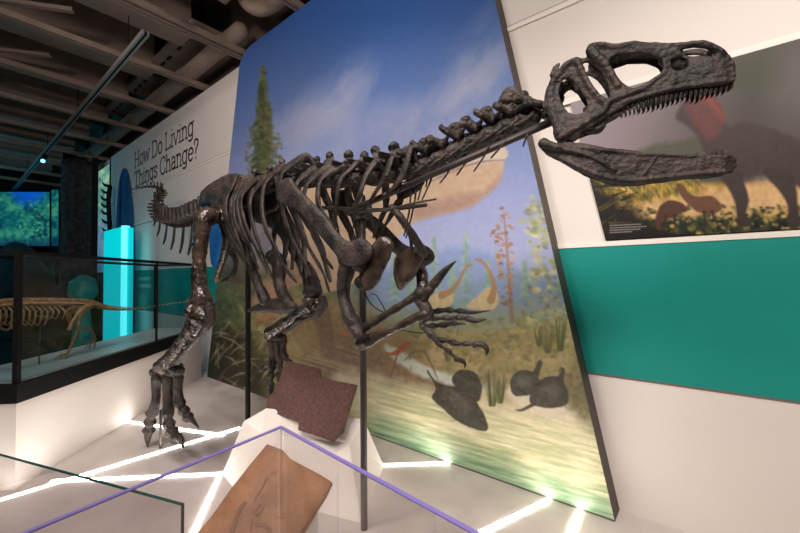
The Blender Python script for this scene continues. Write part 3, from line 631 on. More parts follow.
# low dark rocks and rail in the dim corner behind the case
ROCK = mat('dark_rock', (18, 22, 26), .85, rgb2=(34, 40, 46), scale=4, bump=.5, bscale=8)
for (x, y, D, rx, rz, lab) in ((18, 262, 11, 1.2, .55, 'long low dark rock mound under the wide video screen'), (72, 292, 9.5, .7, .5, 'dark boulder in the dim corner behind the glass case')):
    b = bmesh.new(); p = dep(x, y, D); 
    q = bmesh.ops.create_icosphere(b, subdivisions=4, radius=1)['verts']; bmesh.ops.scale(b, vec=(rx, rx*.8, max(rz, 1)), verts=q); bmesh.ops.translate(b, vec=(p.x, p.y, 0), verts=q)
    for v in b.verts: v.co.z = max(v.co.z*(p.z+rz)/1.0 if v.co.z > 0 else 0, 0)
    rough_up(b, .12, 2.2)
    for v in b.verts: v.co.z = max(0, v.co.z)
    tagp(obj('dark_rock', b, ROCK), lab, 'rock')
b = bmesh.new(); c = dep(83, 290, 8.8); ell(b, c, (.28, .28, .34), sub=3); rough_up(b, .05, 5); tube(b, [(c.x, c.y, 0, .22), (c.x, c.y, c.z-.3, .12)], n=14)
tagp(obj('teal_model_egg', b, mat('teal_glow', (10, 120, 116), .4, rgb2=(8, 70, 72), scale=6, emit=.12, ecol=(10, 150, 140))), 'dim teal lit rounded model on a stand behind the small brown skeleton', 'model')
# hanging dark bone model in front of the tall projection
b = bmesh.new(); spn = [dep(110, 186, 9.6), dep(108.5, 200, 9.6), dep(109, 214, 9.6), dep(110, 232, 9.6)]
tube(b, [(*p, .05) for p in spn], n=8)
for k in range(7):
    t = k/6*2.99; i = int(t); p = spn[i].lerp(spn[min(3, i+1)], t-i); q = p-CR*.12+CU*.02; r_ = p-CR*.2+CU*.1
    tube(b, [(*p, .04), (*q, .035), (*r_, .01)], n=6)
tube(b, [(*spn[0], .01), (*(spn[0]+Vector((0, 0, 2.2))), .006)], n=5)
tagp(obj('hanging_rib_model', b, BLACK), 'dark curved rib-like model hanging before the pale green projection', 'model')
# glowing cyan column
cc = dep(117, 345, 8.0); cy = empty('cyan_light_column', (cc.x, cc.y, 0), 'tall glowing cyan light column standing by the wall behind the glass case', 'light column')
a_ = CR.copy(); a_.z = 0; a_.normalize(); f_ = Vector((-a_.y, a_.x, 0))
def colbox(x0, x1, z0, z1, d0, d1, dz=0):
    B = [cc+a_*x+f_*y for x, y in ((x0, d0), (x1, d0), (x1, d1), (x0, d1))]
    return [Vector((p.x, p.y, z0)) for p in B], [Vector((p.x, p.y, z1+(dz if i in (0, 3) else 0))) for i, p in enumerate(B)]
b = bmesh.new(); prism(b, *colbox(-.3, .08, .05, 2.72, 0, .08, -.1)); obj('light_body', b, mat('cyan_glow', (8, 205, 215), .4, emit=.78, ecol=(0, 205, 215)), cy, False)
b = bmesh.new(); prism(b, *colbox(.08, .19, .05, 2.74, -.02, .08)); obj('light_tube', b, mat('bright_cyan_glow', (90, 240, 245), .4, emit=1.5, ecol=(95, 235, 240)), cy, False)
b = bmesh.new(); prism(b, *colbox(.19, .27, .05, 2.70, .01, .08)); obj('side_light_body', b, mat('cyan_glow'), cy, False)
b = bmesh.new(); prism(b, *colbox(-.31, .28, 0, .05, -.05, .13)); obj('plinth', b, BLACK, cy, False)

# ------------------------------------------------------------------ LED floor strips
strips = [((-3.92, 2.07), (-4.13, -1.2), 'long white light strip running along the floor past the raised foot to the lower left'),
          ((-5.07, 1.385), (-3.86, 1.87), 'white light strip between the case base and the far floor, behind the raised foot'),
          ((-4.08, .60), (-3.09, 1.53), 'white light strip from the long strip to the corner of the white plinth'),
          ((-3.13, 1.49), (-2.3, .85), 'white light strip running from the plinth corner towards the viewer beside the tan slab'),
          ((-2.26, 2.35), (-1.76, 2.795), 'short white light strip from the steel post side to the mural foot'),
          ((-.92, 2.795), (-1.35, 1.55), 'white light strip ending at the mural foot, left one of the two near its right corner'),
          ((-.72, 2.795), (-.66, 1.9), 'white light strip ending at the mural foot, right one nearest its right corner')]
for p, q, lab in strips:
    b = bmesh.new(); bar(b, (*p, .003), (*q, .003), .028, .006); tagp(obj('floor_light_strip', b, LED, None, False), lab, 'light strip', 'floor light strips')

# ------------------------------------------------------------------ big glass display case at the left
cd = Vector((-.695, .719, 0)).normalized(); cn = Vector((-cd.y, cd.x, 0))*1.0   # along, and to its left (away from view)
cn = Vector((-.719, -.695, 0)).normalized(); K = Vector((-4.14, .40, 0)); L1, L2 = 3.22, .72
dc = empty('display_case', K, 'large glass display case with black frame on a white base, small brown skeleton inside', 'display case')
def cp(a, c_, z): v = K+cd*a+cn*c_; return Vector((v.x, v.y, z))
def cbox(bm, a0, a1, c0, c1, z0, z1): prism(bm, [cp(a0, c0, z0), cp(a1, c0, z0), cp(a1, c1, z0), cp(a0, c1, z0)], [cp(a0, c0, z1), cp(a1, c0, z1), cp(a1, c1, z1), cp(a0, c1, z1)])
b = bmesh.new(); cbox(b, 0, L1, 0, L2, 0, .655); obj('base', b, WHITE, dc, False)
b = bmesh.new(); V = [cp(-4.5, L2+.02, .002), cp(L1-.6, L2+.02, .002), Vector((-7.6, 2.966, .002)), Vector((-21.9, 2.966, .002)), Vector((-21.9, -5.9, .002))]; b.faces.new([b.verts.new(v) for v in V][::-1]); bmesh.ops.recalc_face_normals(b, faces=b.faces); struct('floor_dark_carpet', b, mat('dark_carpet', (22, 24, 28), .95))
b = bmesh.new(); cbox(b, -.015, L1, -.015, L2, .655, .80); obj('plinth_band', b, BLACK, dc, False)
b = bmesh.new(); cbox(b, .03, L1-.02, .03, L2-.03, .80, .815); obj('deck', b, mat('case_deck', (196, 186, 184), .35, rgb2=(222, 214, 210), scale=2), dc, False)
CZ = 1.83
for (a, c_) in ((0, 0), (0, L2-.045), (L1-.045, L2-.045)):
    b = bmesh.new(); cbox(b, a, a+.036, c_, c_+.036, .80, CZ-.03); obj('corner_post', b, BLACK, dc, False)
b = bmesh.new(); cbox(b, 1.93, 1.95, .0, .02, .80, CZ-.03); obj('joint_post', b, BLACK, dc, False)
for q in ((0, L1, 0, .035), (0, L1, L2-.035, L2), (0, .035, .035, L2-.035), (L1-.035, L1, .035, L2-.035)):
    b = bmesh.new(); cbox(b, *q, CZ-.03, CZ); obj('top_rail', b, BLACK, dc, False)
GP = glass('case_glass', (222, 236, 238), refl=.2)
for q in ((.046, 1.93, .012, .02), (1.951, L1, .012, .02), (.012, .02, .046, L2-.05)):
    b = bmesh.new(); cbox(b, *q, .815, CZ-.03); obj('glass_pane', b, GP, dc, False)
# small skeleton in the case
BB = mat('brown_bone', (142, 92, 60), .55, rgb2=(190, 134, 92), scale=20, bump=.3, bscale=60)
cen = cp(1.3, .36, .815); nrm = cn.copy()
def sx(x, y, off=0): return onP(x, y, cen-cn*max(0, (x-105)*.0062), nrm)+cn*off
ss = empty('small_dinosaur_skeleton', (cen.x, cen.y, .815), 'small brown long-tailed dinosaur skeleton standing inside the glass case', 'skeleton')
def sxt(bm, L, n=7, k=4, flat=1.): tube(bm, [(*sx(q[0], q[1], q[3] if len(q) > 3 else 0), q[2]) for q in L], n=n, k=k, flat=flat)
spine = [(-45, 316), (-20, 310), (5, 305), (35, 303.5), (65, 303.5), (90, 304.5), (103, 308), (125, 309.5), (150, 307), (175, 303), (200, 301)]
C_ = crom(spine, 12)
for i in range(0, len(C_)-1):
    t = i/(len(C_)-1); r = .022*(1-.0*t) if C_[i][0] < 95 else .022*max(.18, 1-(C_[i][0]-95)/90)
    if i % 2 and t > .75: continue
    b = bmesh.new(); p = sx(*C_[i]); q = sx(*C_[i+1]); tube(b, [(*p, r), (*(p.lerp(q, .5)), r*.7), (*(p.lerp(q, .85)), r*.95)], n=7, k=2)
    tube(b, [(*p, r*.5), (*(p+Vector((0, 0, r*2.2))), r*.4)], n=6, k=2)
    for s in (-1, 1): tube(b, [(*p, r*.5), (*(p+cn*s*r*2), r*.3)], n=6, k=2)
    obj('vertebra', b, BB, ss)
for x in range(-8, 62, 6):
    for s in (-1, 1):
        b = bmesh.new(); h = 20 if x < 45 else 14
        sxt(b, [(x, 305, .008, 0), (x-1, 311, .008, s*.07), (x-2, 305+h*.7, .007, s*.075), (x+1, 305+h, .005, s*.03)]); obj('rib', b, BB, ss)
for s, L in ((-1, [(76, 309, .03), (70, 316, .016), (65, 324, .016), (63, 329, .02)]), (1, [(78, 309, .03), (74, 312, .022), (76, 318, .02)])):
    b = bmesh.new(); sxt(b, [(a, c, r, s*.06) for a, c, r in L]); obj('femur', b, BB, ss)
b = bmesh.new(); sxt(b, [(84, 306, .03, -.07), (76, 309, .032, -.07), (73, 314, .02, -.07), (71, 330, .015, -.06), (68, 342, .016, -.05), (62, 354, .012, -.05)]); obj('hind_leg', b, BB, ss)
b = bmesh.new(); sxt(b, [(82, 308, .03, .07), (75, 318, .016, .07), (84, 326, .014, .07), (98, 331, .014, .07), (102, 340, .012, .07)]); obj('hind_leg', b, BB, ss)
for (x, y, o) in ((62, 354, -.05), (102, 340, .07)):
    b = bmesh.new(); p0 = sx(x, y, o)
    for a in (-.5, 0, .5):
        d = (-cd*math.cos(a)+cn*math.sin(a))*.1; e = p0+d; tube(b, [(*p0, .011), (*(p0+d*.5), .01), (e.x, e.y, .825, .004)], n=6, k=2)
    obj('foot', b, BB, ss)
b = bmesh.new(); sxt(b, [(86, 308, .02), (84, 314, .014), (85, 320, .01)], flat=.6); obj('pelvis', b, BB, ss)
for s in (-1, 1):
    b = bmesh.new(); sxt(b, [(8, 316, .014, s*.05), (5, 326, .012, s*.05), (12, 330, .01, s*.04), (16, 326, .006, s*.04)]); obj('fore_leg', b, BB, ss)
b = bmesh.new(); sxt(b, [(-45, 316, .03), (-52, 317, .05), (-64, 321, .03), (-74, 324, .012)], flat=.6); obj('skull', b, BB, ss)
b = bmesh.new(); p = sx(40, 304); tube(b, [(p.x, p.y, .815, .006), (p.x, p.y, p.z, .006)], n=8); obj('support_rod', b, STEEL, ss)

# ------------------------------------------------------------------ plinths, slabs, glass guards
b = bmesh.new()
def Z(x, y, z): return onZ(x, y, z)
bot = [Z(222, 474, 0), Z(235, 491, 0), Z(362, 524, 0), Z(384, 466, 0), Vector((-3.05, 2.35, 0))]
top = [Z(243.5, 421, .36), Z(262, 433, .30), Z(349, 443, .30), Z(364, 419, .44), Z(266, 408, .50)]
prism(b, bot, top); bmesh.ops.triangulate(b, faces=b.faces); bmesh.ops.bevel(b, geom=[e for e in b.edges if e.calc_face_angle(0) > .2], offset=.004, segments=1, affect='EDGES')
tagp(obj('angular_plinth', b, WHITE, None, False), 'angular white plinth carrying the dark maroon fossil slab', 'plinth')
def slab(name, outline, pl, n, th, m, label, amp=.004, marks=None):
    b = bmesh.new(); n = Vector(n).normalized()
    plate(b, outline, lambda x, y: onP(x, y, pl, n), th/2, sp=3.2, dr=2.5, tdir=n, tmin=.85, k=1, jit=.3)
    rough_up(b, amp, 22)
    return tagp(obj(name, b, m), label, 'fossil slab')
MAR = mat('maroon_stone', (88, 60, 56), .85, rgb2=(112, 80, 74), scale=48, bump=1, bscale=60)
pA = Z(300, 425, .40); pB = Z(335, 444, .33)
slab('maroon_slab', [(285.5, 363), (290, 362), (305, 365.5), (320, 369), (321, 378), (338, 382), (357, 385), (354, 396), (349, 412), (346, 420), (343, 432), (333, 442), (322, 438), (299, 430), (300, 423), (284, 417), (267, 409), (269, 399), (277, 388), (282, 374)],
     (pA+pB)/2, (.28, -.82, .5), .035, MAR, 'dark maroon stone slab propped upright on the angular white plinth')
TAN = mat('tan_stone', (150, 104, 70), .75, rgb2=(178, 128, 90), scale=7, bump=.9, bscale=22)
pT = Z(262, 500, .52); nT = Vector((.35, -.55, .8)).normalized()
ts = slab('tan_slab', [(268, 446), (275, 448), (284, 452), (291, 460), (305, 468), (320, 476), (332, 483), (327, 495), (316, 512), (305, 530), (297, 545), (282, 568), (250, 572), (215, 560), (196, 538), (213, 518), (232, 490), (250, 467)], pT, nT, .04, TAN, 'tan sandstone slab with dark track-like marks lying tilted in front', .003)
# pressed trackway grooves on the tan slab
b = bmesh.new(); MK = mat('tan_stone_dark', (136, 92, 60), .85)
for L, r in (([(246, 505), (240, 514), (236, 526), (234, 533)], .010), ([(268, 480), (262, 492), (256, 502)], .005), ([(262, 506), (257, 512), (259, 517), (265, 508)], .005), ([(258, 526), (266, 528), (272, 533), (264, 536)], .007), ([(254, 520), (252, 532)], .004), ([(279, 473), (272, 476)], .003), ([(270, 520), (290, 519), (300, 524)], .002)):
    tube(b, [(*(onP(x, y, pT, nT)+nT*.020), r*1.2) for x, y in L], n=8, flat=.5, fdir=nT)
o = obj('track_marks', b, MK, ts); o['label'] = 'dark curved track marks'
# its plinth
q = [onP(x, y, pT-nT*.024, nT) for x, y in ((262, 462), (318, 488), (292, 540), (222, 532))]
b = bmesh.new(); prism(b, [Vector((p.x*1.0, p.y, 0)) for p in q], q); tagp(obj('slab_plinth', b, WHITE, None, False), 'white tilted plinth almost hidden under the tan slab', 'plinth')
GG = glass('guard_glass', (250, 248, 248), refl=.35)
PUR = mat('purple_glass_edge', (134, 120, 196), .3, rgb2=(140, 126, 200), scale=3); GRN = mat('green_glass_edge', (28, 74, 68), .25, rgb2=(36, 88, 80), scale=3)
def guard(name, a, c, z0, z1, th, em_, label, closeends=(True, True)):
    a, c = Vector((*a, 0)), Vector((*c, 0)); d = (c-a).normalized(); n = Vector((-d.y, d.x, 0))*th/2
    e = empty(name, (a.x, a.y, z0), label, 'glass panel')
    def pr(p, q, za, zb): return [Vector((v.x, v.y, za)) for v in (p+n, q+n, q-n, p-n)], [Vector((v.x, v.y, zb)) for v in (p+n, q+n, q-n, p-n)]
    k = .004
    b = bmesh.new(); prism(b, *pr(a+d*k, c-d*k, z0, z1-k)); obj('glass_pane', b, GG, e, False)
    b = bmesh.new(); prism(b, *pr(a, c, z1-k, z1))
    if closeends[0]: prism(b, *pr(a, a+d*k, z0, z1-k))
    if closeends[1]: prism(b, *pr(c-d*k, c, z0, z1-k))
    obj('polished_edge', b, em_, e, False)
    b = bmesh.new(); prism(b, [p-Vector((0, 0, 0)) for p in pr(a-n*0, c, 0, .06)[0]], pr(a, c, 0, .06)[1]); 
    for v in b.verts: pass
    obj('base_shoe', b, mat('grey_metal'), e, False)
guard('clear_glass_guard', (-1.345, .885), (.35, .74), .06, 1.0, .015, PUR, 'clear glass guard panel with purple edge running right from the corner', (False, True))
guard('clear_glass_guard', (-1.353, .8925), (-1.270, .10), .06, 1.0, .015, PUR, 'clear glass guard panel with purple edge running from the corner to the lower left', (False, True))
guard('green_edged_glass_guard', (-3.35, -.08), (-1.465, .565), .06, .80, .010, GRN, 'glass guard panel with dark green edge at the lower left corner')
#SKELETON
# ------------------------------------------------------------------ the large skeleton
YM = 1.74
base = onZ(367, 527); base.y = YM
D = empty('large_dinosaur_skeleton', (base.x, YM, 0), 'huge dark brown meat-eating dinosaur skeleton mid-stride across the room, mouth open', 'skeleton')
def q3(x, y, off=0.): return onY(x, y, YM+off)
def rp(px, P): return px*depth(P)/FPX
def traced(L):
    """(x, y, radius in photo px, lateral offset) -> points with real radii"""
    out = []
    for x, y, r, off in L: P = q3(x, y, off); out.append((P.x, P.y, P.z, rp(r, P)))
    return out
def flipY(p, c=YM): return Vector((p.x, 2*c-p.y, p.z))
def part(name, bm, m=BONE, parent=None, label=None):
    o = obj(name, bm, m, parent or D)
    if label: o['label'] = label
    return o
# vertebra in its own frame: X forward, Z up, Y sideways
def vertebra(P, fwd, L, r, h, lean=0., tw=.016, tp=.06, tipr=.012, voxel=.005, neck=False, prong=0., seed=0):
    b = bmesh.new(); R = random.Random(seed)
    tube(b, [(-L*.46, 0, 0, r), (-L*.3, 0, 0, r*.92), (0, 0, 0, r*.68), (L*.3, 0, 0, r*.92), (L*.46, 0, 0, r)], n=12, k=2)
    tube(b, [(-L*.1, 0, r*.4, r*.5), (-L*.12, 0, r*1.6, r*.45)], n=8, k=2)
    tx, tz = -L*.15-lean*h, r*1.3+h
    tube(b, [(-L*.05, 0, r*1.2, tw*1.1), (-L*.1-lean*h*.5, 0, r*1.2+h*.5, tw*.9), (tx, 0, tz, tipr)], n=10, k=4, flat=.45, fdir=(0, 1, 0))
    ell(b, (tx, 0, tz), (tipr*1.25, tipr*.95, tipr*1.05), sub=2)
    for s in (-1, 1):
        tube(b, [(0, s*r*.3, r*1.1, r*.42), (-L*.15, s*tp*.6, r*1.5, r*.34), (-L*.3, s*tp, r*1.7, r*.3)], n=8, k=3)
        tube(b, [(0, s*r*.4, r*1.2, r*.34), (L*.5, s*r*.9, r*1.5, r*.26)], n=7, k=2)
        tube(b, [(0, s*r*.3, r*1.2, r*.34), (-L*.55, s*r*.7, r*1.7+prong, r*.28)], n=7, k=2)
        tube(b, [(tx*.8, s*tw*.25, tz*.9), (-L*.35, s*r*.6, r*1.7)] and [(tx*.9, s*tw*.2, tz*.88, tw*.3), (-L*.4, s*r*.6, r*1.75, r*.26)], n=6, k=2)
        tube(b, [(tx*.7, s*tw*.2, tz*.7, tw*.3), (L*.35, s*r*.7, r*1.5, r*.24)], n=6, k=2)
        if not neck: tube(b, [(0, s*r*.4, r*1.3, r*1.0), (-L*.05, s*tp*.55, r*1.6, r*.85), (-L*.1, s*tp*1.1, r*1.8, r*.5)], n=8, k=3, flat=.3, fdir=(0, 0, 1))
        if neck:
            tube(b, [(L*.15, s*r*.95, -r*.5, r*.3), (-L*.5, s*r*1.0, -r*.75, r*.2), (-L*1.3, s*r*.95, -r*.8, r*.1)], n=6, k=2)
            ell(b, (L*.15, s*r*.95, -r*.35), r*.38, sub=1); tube(b, [(-L*.2, s*r*.5, r*1.4, r*.34), (-L*.5-prong*.5, s*r*1.0, r*1.9+prong, r*.42)], n=8, k=2)
    for v in b.verts: v.co += Vector([R.uniform(-.0012, .0012) for _ in range(3)])
    b = fuse(b, voxel, .005, 30, 1)
    f = Vector(fwd).normalized(); s = Vector((0, 0, 1)).cross(f).normalized(); u = f.cross(s)
    M = Matrix((f, s, u)).transposed().to_4x4(); M.translation = P
    bmesh.ops.transform(b, matrix=M, verts=b.verts); return b
ax = [(543, 115), (529, 118), (513, 124.5), (496, 132), (479, 140), (462, 148), (446, 156), (430, 163), (414, 169), (398, 173.5), (382, 177), (366, 179), (350, 180), (334, 181), (318, 181), (302, 182), (287, 184), (272, 187), (258, 191), (244, 196), (231, 202), (218, 208)]
AX = [q3(*p) for p in ax]
for i in range(1, len(ax)-1):
    P = AX[i]; f = AX[i-1]-AX[i+1]; L = f.length/2*.93; d = depth(P); neck = i < 9
    if neck: h = (.06, .075, .065, .075, .06, .075, .065, .06)[i-1]; b = vertebra(P, f, L*1.05, .040+.0012*i, h, (.25, -.1, .3, .5, .1, .9, .2, .4)[i-1], .034, .075, (.026, .040, .030, .026, .034, .022, .030, .028)[i-1], neck=True, prong=(.02, .03, .045, .02, .05, .01, .04, .02)[i-1], seed=i)
    else: h = (.10 if i < 15 else .105)+.014*math.sin(i*2.1); b = vertebra(P, f, L*1.05, .052, h, .12+.3*(i % 3 == 1), .036, .12, .027+.006*(i % 3 == 0), prong=.02, seed=i)
    part('neck_vertebra' if neck else 'back_vertebra', b)
# tail: real length sweeping away towards the back of the room, tip curling up
tl = [(205, 216, 4.1), (195, 220, 4.3), (186, 222, 4.5), (177, 223.5, 4.75), (169, 222, 5.0), (162, 219, 5.25), (157.5, 213, 5.45), (155.5, 206, 5.6), (158.5, 199, 5.7), (162, 194, 5.8), (161.5, 189.5, 5.9), (156, 187, 6.0), (149, 186.5, 6.15), (141, 187.5, 6.3), (130, 190.5, 6.5)]
Tc = crom(tl, 2); TP = [dep(x, y, z) for x, y, z in Tc]
for i in range(len(TP)-1):
    t = i/(len(TP)-2); a, c = TP[i], TP[i+1]; r = .066*(1-t)**.75+.009; mid = (a+c)/2
    if i % 2 and t > 2: continue
    b = bmesh.new(); dn = (a-c).normalized(); s = Vector((0, 0, 1)).cross(dn)
    if s.length < .1: s = Vector((1, 0, 0))
    s.normalize(); u = dn.cross(s)
    tube(b, [(*a.lerp(c, .08), r*.9), (*mid, r*.55), (*(a.lerp(c, .9)), r*.9)], n=9, k=2)
    hh = .02+.13*(1-t); tube(b, [(*mid, r*.5), (*(mid+u*(r+hh*.6)-dn*hh*.3), r*.36), (*(mid+u*(r+hh)-dn*hh*.5), r*.42)], n=6, k=2)
    for q in (-1, 1):
        if t < .75: tube(b, [(*mid, r*.5), (*(mid+s*q*(r+.09*(1-t))), r*.28)], n=6, k=2)
    rough_up(b, .003, 30); part('tail_vertebra', b)
    if i % 2 == 0 and t < .8:
        hl = (.30*(1-t)**.8+.03); b = bmesh.new(); sgn = -u
        tube(b, [(*(mid+sgn*r*.8), .018*(1-t)+.006), (*(mid+sgn*(r+hl*.55)-dn*hl*.12), .024*(1-t)+.006), (*(mid+sgn*(r+hl)-dn*hl*.42), .016*(1-t)+.004)], n=7, k=3, flat=.6); part('chevron_bone', b)
# ribs, traced on the near side and mirrored to the far side
ribs = [[(222, 188), (236, 178), (228, 196), (226, 212), (231, 232), (240, 246)],
        [(246, 192), (243, 182), (233, 196), (231, 214), (236, 234), (243, 252), (246, 268)],
        [(260, 184), (254, 176), (242, 190), (237, 207), (242, 230), (251, 248), (258, 268)],
        [(258, 186), (249, 178), (238, 192), (233.5, 207), (236, 226), (245, 240), (249, 262)],
        [(266, 184), (260, 176), (245, 191), (241, 207), (247, 230), (257, 250), (267, 272)],
        [(274, 182), (268, 176), (254, 192), (250, 207), (254, 230), (262, 252), (272, 277)],
        [(290, 176), (281, 164), (266, 182), (262, 206), (265, 226), (274, 246), (284, 266), (296, 282)],
        [(318, 172), (308, 154), (294, 158), (283, 171), (280, 187), (282, 203), (287, 226), (296, 247), (310, 274)],
        [(332, 172), (321, 164), (308, 171), (297, 184), (296, 205), (301, 226), (308, 246), (322, 270), (329, 291)],
        [(344, 172), (334, 162), (319, 171), (307, 185), (304, 203), (310, 226), (320, 250), (332, 268)],
        [(350, 173), (340, 163), (324, 174), (318, 190), (319, 206), (326, 218), (336, 232), (344, 244)],
        [(370, 172), (361, 157), (350, 165), (341, 179), (337, 197), (336, 217), (339, 234)],
        [(386, 170), (377, 157), (366, 174), (361, 190), (356, 208), (353, 228)],
        [(400, 166), (393, 152), (386, 172), (377, 190), (364, 209)],
        [(416, 158), (411, 142), (404, 170), (395, 186), (380, 198)]]
for k, L in enumerate(ribs):
    if k >= 6: L = [(x, y+(4.5 if y < 166 else 2 if y < 176 else 0)) for x, y in L]
    n = len(L); wmax = .25 if k < 12 else (.2, .14, .1)[k-12]; w0 = .04
    pts = []
    for i, (x, y) in enumerate(L):
        t = i/(n-1); off = -(w0+(wmax-w0)*math.sin(min(1, t*1.15)*math.pi*.5)*(1-.45*max(0, t-.6)/.4)); P = q3(x, y, off); r = rp(4.9 if i else 3, P)*(1.1-(.8 if k > 10 else .6)*max(0, (t-.45)/.55)); pts.append((P.x, P.y, P.z, r))
    b = bmesh.new(); tube(b, pts, n=9, k=5, flat=.36, fdir=(.3, .95, 0)); rough_up(b, .006, 12)
    b2 = mirror_bm(b, flipY); part('rib', b, BONE); part('rib', b2, BONE)
for L in ([(506, 141), (491, 158)], [(489, 146), (483, 158), (474, 171)], [(471, 155), (457, 175)], [(451, 164), (447, 174), (440, 183)], [(434, 172), (428, 187), (422, 200)], [(428, 173), (426, 187)], [(528, 133), (523, 146)], [(417, 180), (414, 205), (406, 238)], [(412, 182), (409, 212), (404, 236)], [(424, 176), (418, 200)]):
    b = bmesh.new(); tube(b, traced([(x, y, 1.1-.5*i/len(L), -.05) for i, (x, y) in enumerate(L)]), n=6, k=3)
    part('neck_rib', b)
# shoulder and arms
def pl_(outline, off, tm, m=BONE, name='scapula', sp=4, dr=7, slope=0., holes=(), amp=.004, extra=None):
    b = bmesh.new(); plate(b, outline, lambda x, y: q3(x, y, off+slope*(y-220)/100), tm, holes=holes, sp=sp, dr=dr)
    if extra: extra(b)
    rough_up(b, amp, 16); return b
SC = [(277, 186), (281, 181), (290, 177.5), (297, 187), (311, 201), (328, 219), (340, 236), (350, 242), (361, 238), (371, 245), (372, 256), (364, 263), (354, 266), (345, 264), (338, 257), (327, 243), (309, 222), (295, 208), (283, 205), (277, 197)]
b = pl_(SC, -.27, .016, slope=-.06); part('shoulder_blade', mirror_bm(b, flipY)); part('shoulder_blade', b)
CO = [(363, 268), (370, 250), (377, 240), (384, 236), (392, 242), (391, 254), (384, 268), (377, 284), (368, 290), (361, 284)]
b = pl_(CO, -.24, .022, sp=3.5, amp=.007); part('coracoid', b, BONE2)
CF2 = [(393, 270), (397, 256), (408, 249), (419, 246), (424, 254), (418, 270), (411, 280), (401, 290), (396, 282)]
b = bmesh.new(); plate(b, CF2, lambda x, y: q3(x, y, .14), .022, sp=3.5); rough_up(b, .007, 16); part('coracoid', b, BONE2)
def limb(name, L, m=BONE, n=12, voxel=.007, blobs=(), amp=.006, sc=14, parent=None, label=None, k=5):
    b = bmesh.new()
    for q in (L if isinstance(L[0], list) else [L]): tube(b, traced(q), n=n, k=k)
    for x, y, r, off, st in blobs: P = q3(x, y, off); rr = rp(r, P); ell(b, P, (rr*st, rr*1.1, rr), sub=2)
    return part(name, fuse(b, voxel, amp, sc, 2), m, parent, label)
limb('furcula', [(391, 207, 4, -.05), (404, 222, 4, -.02), (416, 240, 4.5, .04), (424, 254, 5, .1)])
limb('furcula', [(404, 225, 3, .02), (410, 236, 2.6, .05), (412, 250, 2.5, .08)])
limb('neck_process', [[(505, 95, 5.5, 0), (514, 93, 6, 0), (524, 99, 5, 0), (535, 104, 4.5, 0), (547, 106, 4.5, 0)], [(514, 112, 4, -.03), (528, 104, 4, -.05), (540, 103, 3.4, -.05)], [(500, 118, 3.5, .03), (516, 104, 3.5, .05), (530, 100, 3.4, .04)]], amp=.006, sc=30)
limb('humerus', [(356, 252, 9, -.24), (346, 272, 8.5, -.24), (344, 290, 6.5, -.24), (346, 306, 6.5, -.25), (352, 322, 8, -.26), (360, 336, 7, -.27)], blobs=((362, 262, 11, -.24, 1.1), (353, 322, 9, -.26, 1.1), (361, 282, 7, -.22, 1)), amp=.008)
limb('radius', [(366, 328, 5, -.25), (376, 321, 4.3, -.25), (395, 309, 3.8, -.24), (411, 299, 4.6, -.22), (420, 292, 5, -.21)])
limb('ulna', [(360, 345, 6.5, -.28), (368, 341, 6, -.28), (384, 333, 4.8, -.27), (402, 325, 4.8, -.25), (416, 318, 5.5, -.23), (426, 314, 5, -.22)], m=BONE2)
limb('wrist', [(418, 296, 6, -.2), (424, 306, 6.5, -.2), (428, 316, 6, -.2)], blobs=((421, 293, 7, -.2, 1),))
limb('upper_arm_far', [(416, 262, 7, .22), (422, 276, 6, .22), (422, 292, 6, .2), (420, 300, 5, .15)], m=BONE2).name = 'humerus'
def digit(L, claw, name='finger'):
    o = limb(name, L, voxel=.005, amp=.005, sc=30, n=8)
    b = bmesh.new(); tube(b, traced(claw), n=8, k=4); c = part('claw', b, BONE, o)
def knuckle(P0, seg, r, off):
    """phalanges: waisted between swollen joints"""
    out = []
    for i, (x, y) in enumerate(P0):
        out.append((x, y, r*1.15, off))
        if i < len(P0)-1: out.append(((x+P0[i+1][0])/2, (y+P0[i+1][1])/2, r*.7, off))
    return out
digit([(420, 304, 5, -.2), (428, 292, 5, -.2), (434, 283, 4.2, -.19)], [(434, 284, 5.2, -.19), (442, 274, 4.2, -.19), (449, 267, 2.6, -.19), (456, 261, .5, -.19)], 'thumb')
digit(knuckle([(426, 314), (438, 311), (450, 310), (460, 311)], 0, 3.0, -.12), [(460, 311, 3, -.12), (472, 312.5, 2, -.12), (491, 310.5, .4, -.12)])
digit(knuckle([(424, 320), (434, 318.5), (447, 318), (460, 318), (468, 319)], 0, 3.0, -.18), [(467, 318.5, 3.4, -.18), (476, 321, 2.6, -.18), (487, 319, .4, -.18)])
digit(knuckle([(422, 325), (432, 326), (444, 325), (455, 323)], 0, 3.2, -.1), [(454, 323.5, 2.6, -.1), (460, 323.5, 1.6, -.1), (466, 324, .4, -.1)])
digit(knuckle([(422, 326), (430, 333), (441, 340), (454, 343), (466, 344), (475, 345)], 0, 3.1, -.22), [(475, 344, 3.6, -.22), (483, 345, 3.4, -.22), (487, 350, 2.4, -.22), (486, 356, .5, -.22)])
digit(knuckle([(424, 328), (430, 336), (439, 344), (449, 352), (457, 359)], 0, 2.6, -.14), [(456, 359, 3, -.14), (462, 361, 2.6, -.14), (465, 364, 1.6, -.14), (464.5, 368, .4, -.14)])
